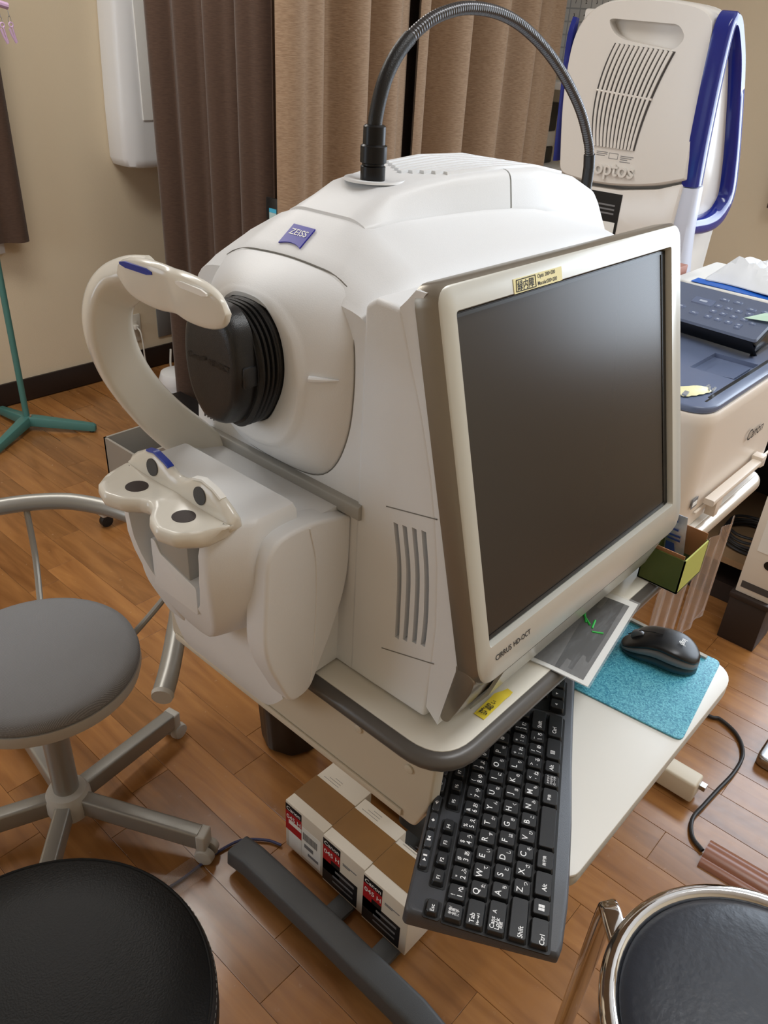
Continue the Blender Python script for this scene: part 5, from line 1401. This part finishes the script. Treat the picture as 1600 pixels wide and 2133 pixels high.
pt_ = build('control_panel', MB().loft([[pp_(a, b, .0004) for a, b in rr2(.001, LW-.002, .001, LD-.001, .006)], [pp_(a, b, .0050) for a, b in rr2(.003, LW-.004, .003, LD-.003, .006)]]), 'printer_grey', pr, ang=40)
def btn(a, b, w_, h_, m_='printer_navy_sheen'):
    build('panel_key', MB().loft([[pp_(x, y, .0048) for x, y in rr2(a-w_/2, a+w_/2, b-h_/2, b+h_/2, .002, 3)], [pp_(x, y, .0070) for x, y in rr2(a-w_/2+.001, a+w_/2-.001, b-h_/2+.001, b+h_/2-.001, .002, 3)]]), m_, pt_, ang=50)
    build('key_print', MB().loft([[pp_(x, y, .0071) for x, y in rr2(a-w_*.18, a+w_*.18, b-h_*.13, b+h_*.13, .0008, 1)], [pp_(x, y, .0073) for x, y in rr2(a-w_*.18, a+w_*.18, b-h_*.13, b+h_*.13, .0008, 1)]]), 'key_print', pt_, smooth=False)
for r_ in range(4):
    for c_ in range(3): btn(.118+r_*.021, .030+c_*.020, .014, .011)
for a, b, w_, h_ in ((.085, .072, .044, .022), (.055, .040, .018, .010), (.088, .030, .018, .010), (.118, .094, .018, .010), (.145, .096, .018, .010), (.178, .085, .018, .010), (.205, .088, .018, .010), (.200, .045, .012, .008), (.182, .022, .012, .008)): btn(a, b, w_, h_)
# loose things on the printer
py_o = empty('snack_pouch', (1.215, .42, PZ+.013)); tag(py_o, 'crumpled pale yellow wrapper with silver ends on the printer lid', 'wrapper')
rg_ = []
for k in range(9):
    u = k/8; c_ = Vector((lerp(1.208, 1.262, u), lerp(.440, .406, u), PZ+.0145)); hw = lerp(.020, .007, u**2)*(1.0 if k % 2 else .88); hh_ = .006*math.sin(PI*(u*.8+.1))
    rg_.append([c_+Vector((.35*-hw, -hw, 0)), c_+Vector((0, 0, hh_*1.4+.001)), c_+Vector((.35*hw, hw, .001)), c_+Vector((0, 0, .0001))])
build('wrapper', MB().loft(rg_), 'pouch_yellow', py_o, ang=70)
for u_, nm in ((0, 1), (1, 0)):
    c_ = Vector((1.208, .440, PZ+.016)) if nm else Vector((1.262, .406, PZ+.016)); w_ = .018 if nm else .008
    mb = MB()
    for k in range(6): mb.obox(c_+Vector((.004*math.sin(k*2), (k-2.5)/2.5*w_, .002*math.cos(k*3))), (1, .3*math.sin(k), .3), (0, 1, 0), (0, 0, 1), .005, w_/5, .0012)
    build('foil_end', mb, 'foil', py_o)
sm = build('sticky_note', MB().loft([[pp_(.180, .052, .0082), pp_(.232, .056, .012), pp_(.250, .088, .016), pp_(.206, .082, .0086)], [pp_(.180, .052, .0086), pp_(.232, .056, .0124), pp_(.250, .088, .0164), pp_(.206, .082, .009)]]), 'sticky_mint', smooth=False)
tag(sm, 'mint green sticky note on the printer control panel', 'note')
# piled packages behind the control panel
bz = -.395
wb_ = build('blue_white_package', MB().loft([[(1.635, .66, bz-.08), (1.635, .36, bz-.08), (1.87, .36, bz-.08), (1.87, .66, bz-.08)], [(1.635, .66, bz), (1.635, .36, bz-.006), (1.86, .37, bz), (1.86, .66, bz)]]), 'paper_white', bevel=.006, seg=3)
tag(wb_, 'white package with blue print lying behind the control panel', 'package')
for a0_, a1_, b0_, b1_ in ((.362, .40, 1.637, 1.70), (.45, .62, 1.637, 1.672), (.42, .45, 1.637, 1.645)):
    build('blue_print', MB().loft([[(b0_, a1_, bz+.0002), (b0_+.006, a0_, bz-.0042), (b1_, a0_, bz-.002), (b1_, a1_, bz+.0006)], [(b0_, a1_, bz+.001), (b0_+.006, a0_, bz-.0034), (b1_, a0_, bz-.001), (b1_, a1_, bz+.0016)]]), 'bag_blue', wb_, smooth=False)
pbg = empty('plastic_bag', (1.72, .50, bz)); tag(pbg, 'crumpled white plastic bag on top of the blue and white package', 'bag')
rnd = random.Random(3); nn = 26; vs_ = []; fs_ = []
for i in range(nn):
    for j in range(nn):
        u, v = i/(nn-1), j/(nn-1); e_ = min(1, 6*min(u, 1-u, v, 1-v))
        zz = .045*e_*(.7+.3*math.sin(5*u+1))*(.8+.2*math.cos(7*v))+.012*e_*rnd.uniform(-.5, 1)
        vs_.append((lerp(1.66, 1.86, u)+.008*math.sin(9*v), lerp(.30, .60, v)+.008*math.sin(11*u), bz+.004+zz))
for i in range(nn-1):
    for j in range(nn-1): a = i*nn+j; fs_.append((a, a+1, a+nn+1, a+nn))
m0 = len(vs_); vs_ += [(x, y, bz+.002) for x, y, z in vs_]
for i in range(nn-1):
    for j in range(nn-1): a = m0+i*nn+j; fs_.append((a, a+nn, a+nn+1, a+1))
rim_ = [i for i in range(nn)]+[nn*i+nn-1 for i in range(1, nn)]+[nn*(nn-1)+j for j in range(nn-2, -1, -1)]+[nn*i for i in range(nn-2, 0, -1)]
for q in range(len(rim_)): a, b = rim_[q], rim_[(q+1) % len(rim_)]; fs_.append((a, b, b+m0, a+m0))
mb = MB(); mb.add(vs_, fs_); build('bag', mb, 'bag_white', pbg, ang=25)
# stacked box and pouch left of it
bx2 = empty('carton_stack', (1.60, .69, bz)); tag(bx2, 'brown carton with a clear blue pouch on it behind the monitor edge', 'carton')
build('carton', MB().box(1.53, 1.72, .665, .80, DZ+.26, bz+.012), 'box_brown', bx2, bevel=.002)
build('pouch', MB().loft([[(1.54, .672, bz+.0125), (1.70, .672, bz+.0125), (1.70, .79, bz+.0125), (1.54, .79, bz+.0125)], [(1.56, .68, bz+.045), (1.69, .68, bz+.05), (1.69, .78, bz+.05), (1.56, .78, bz+.045)]]), 'pouch_blue', bx2, bevel=.008, seg=3)
# clear bags hanging from the desk front
for i, (x0_, x1_, z1_, z0_, y_) in enumerate(((1.255, 1.41, -.735, -.95, .345), (1.09, 1.24, -.735, -.98, .344))):
    o = empty('clear_bag', ((x0_+x1_)/2, y_, z1_)); tag(o, ['clear plastic bag hanging from the desk rim below the printer', 'clear plastic sleeve hanging behind the green box'][i], 'bag', 'clear bags under the desk')
    pth = [(lerp(x0_, x1_, k/16), y_-.004*math.sin(k*1.1)-.004) for k in range(17)]
    build('film', MB().sheet(pth, z0_, z1_, .0012, 6), 'clear_film', o, ang=70)
    build('film_edge', MB().tube([(pth[0][0], pth[0][1], z1_), (pth[0][0], pth[0][1], z0_), (pth[-1][0], pth[-1][1], z0_), (pth[-1][0], pth[-1][1], z1_)], .0014, 6), 'clear_film', o)

# low dark cabinet on the right with a file box and coiled cables
cb = empty('low_cabinet', (2.45, .35, FL)); tag(cb, 'dark brown low shelf unit at the right edge behind the desk', 'cabinet')
cx0, cx1, cy0, cy1 = 2.12, 2.62, .34, .68
build('side_board', MB().box(cx0, cx1, cy1-.02, cy1, FL+.0005, -.72), 'cabinet_dark', cb)
build('side_board', MB().box(cx0, cx1, cy0, cy0+.02, FL+.0005, -.72), 'cabinet_dark', cb)
build('back_board', MB().box(cx1-.012, cx1, cy0+.02, cy1-.02, FL+.0005, -.72), 'cabinet_dark', cb)
build('top_board', MB().box(cx0, cx1, cy0, cy1, -.7195, -.70), 'cabinet_dark', cb)
build('shelf', MB().box(cx0+.01, cx1-.0125, cy0+.0205, cy1-.0205, -1.265, -1.245), 'shelf_board', cb)
build('plinth', MB().box(cx0+.03, cx1-.0125, cy0+.0205, cy1-.0205, FL+.0005, FL+.06), 'cabinet_dark', cb)
for k in range(5):
    pass
cc_ = empty('cable_coil', (2.27, .49, -1.244)); tag(cc_, 'coil of black cable on the dark shelf', 'cable')
for k in range(5):
    build('cable_turn', MB().tube([(2.27+(.09-.004*k)*math.cos(2*PI*t/36)+.004*math.sin(k*2), .49+(.085-.003*k)*math.sin(2*PI*t/36), -1.239+.0095*k+.003*math.sin(t*.5+k)) for t in range(36)], .0045, 8, closed=True), 'cable_black', cc_)
bd_ = empty('file_box', (2.06, .34, FL)); tag(bd_, 'white file box with a round finger hole at the right edge', 'file box')
build('box', MB().box(1.985, 2.075, .335, .425, -1.244, -.95), 'binder_white', bd_, bevel=.003)
build('finger_hole', MB().tube([(1.9845, .365, -1.135), (1.9835, .365, -1.135)], .013, 24), 'screen_black', bd_)
build('label_band', MB().box(1.9838, 1.9848, .338, .415, -1.225, -1.205), 'vent_dark', bd_)
build('label_paper', MB().box(1.9838, 1.9848, .342, .405, -1.105, -1.0), 'paper_white', bd_)
bst = empty('step_box', (2.03, .35, FL)); tag(bst, 'dark box under the white file box', 'box')
build('case', MB().box(1.975, 2.09, .330, .43, FL+.0005, -1.262), 'cabinet_dark', bst, bevel=.003)
build('lid', MB().box(1.972, 2.093, .327, .433, -1.2615, -1.2445), 'cabinet_dark', bst, bevel=.003)

# floor on the right: power cord, cord cover, silver plug box
CORD = [(1.645, .317), (1.654, .29), (1.633, .24), (1.583, .206), (1.514, .199), (1.435, .206), (1.376, .211), (1.321, .214), (1.279, .196), (1.261, .166)]
pc = build('power_cord', MB().tube(smooth_path([(1.66, .42, FL+.006)]+[(a, b, FL+.006) for a, b in CORD], 10), .0045, 10), 'cable_black')
tag(pc, 'black power cord looping over the floor into the brown cord cover', 'cord')
cd = empty('cord_cover', (1.27, .06, FL)); tag(cd, 'brown plastic cord cover strip on the floor beside the chrome stool', 'cord cover')
d0, d1 = Vector((1.262, .162, 0)), Vector((1.30, -.55, 0)); dd_ = (d1-d0).normalized(); ss = Vector((-dd_.y, dd_.x, 0))
prof = [(-.038, .0005), (-.036, .006), (-.024, .011), (-.019, .010), (-.012, .017), (0, .019), (.012, .017), (.019, .010), (.024, .011), (.036, .006), (.038, .0005)]
build('strip', MB().loft([[p+ss*a+Vector((0, 0, FL+b)) for a, b in prof] for p in (d0, d1)]), 'cord_cover', cd, ang=50)
sv = empty('plug_block', (1.64, .16, FL)); tag(sv, 'silver-grey plug block on the shiny floor at the right edge', 'plug block')
build('block', MB().prism(rr2(1.575, 1.70, .11, .178, .02, 5), 'z', FL+.0005, FL+.03), 'steel', sv, bevel=.006, seg=3)
build('switch', MB().prism(rr2(1.60, 1.635, .128, .16, .004, 3), 'z', FL+.0305, FL+.036), 'pouch_blue', sv, bevel=.002)
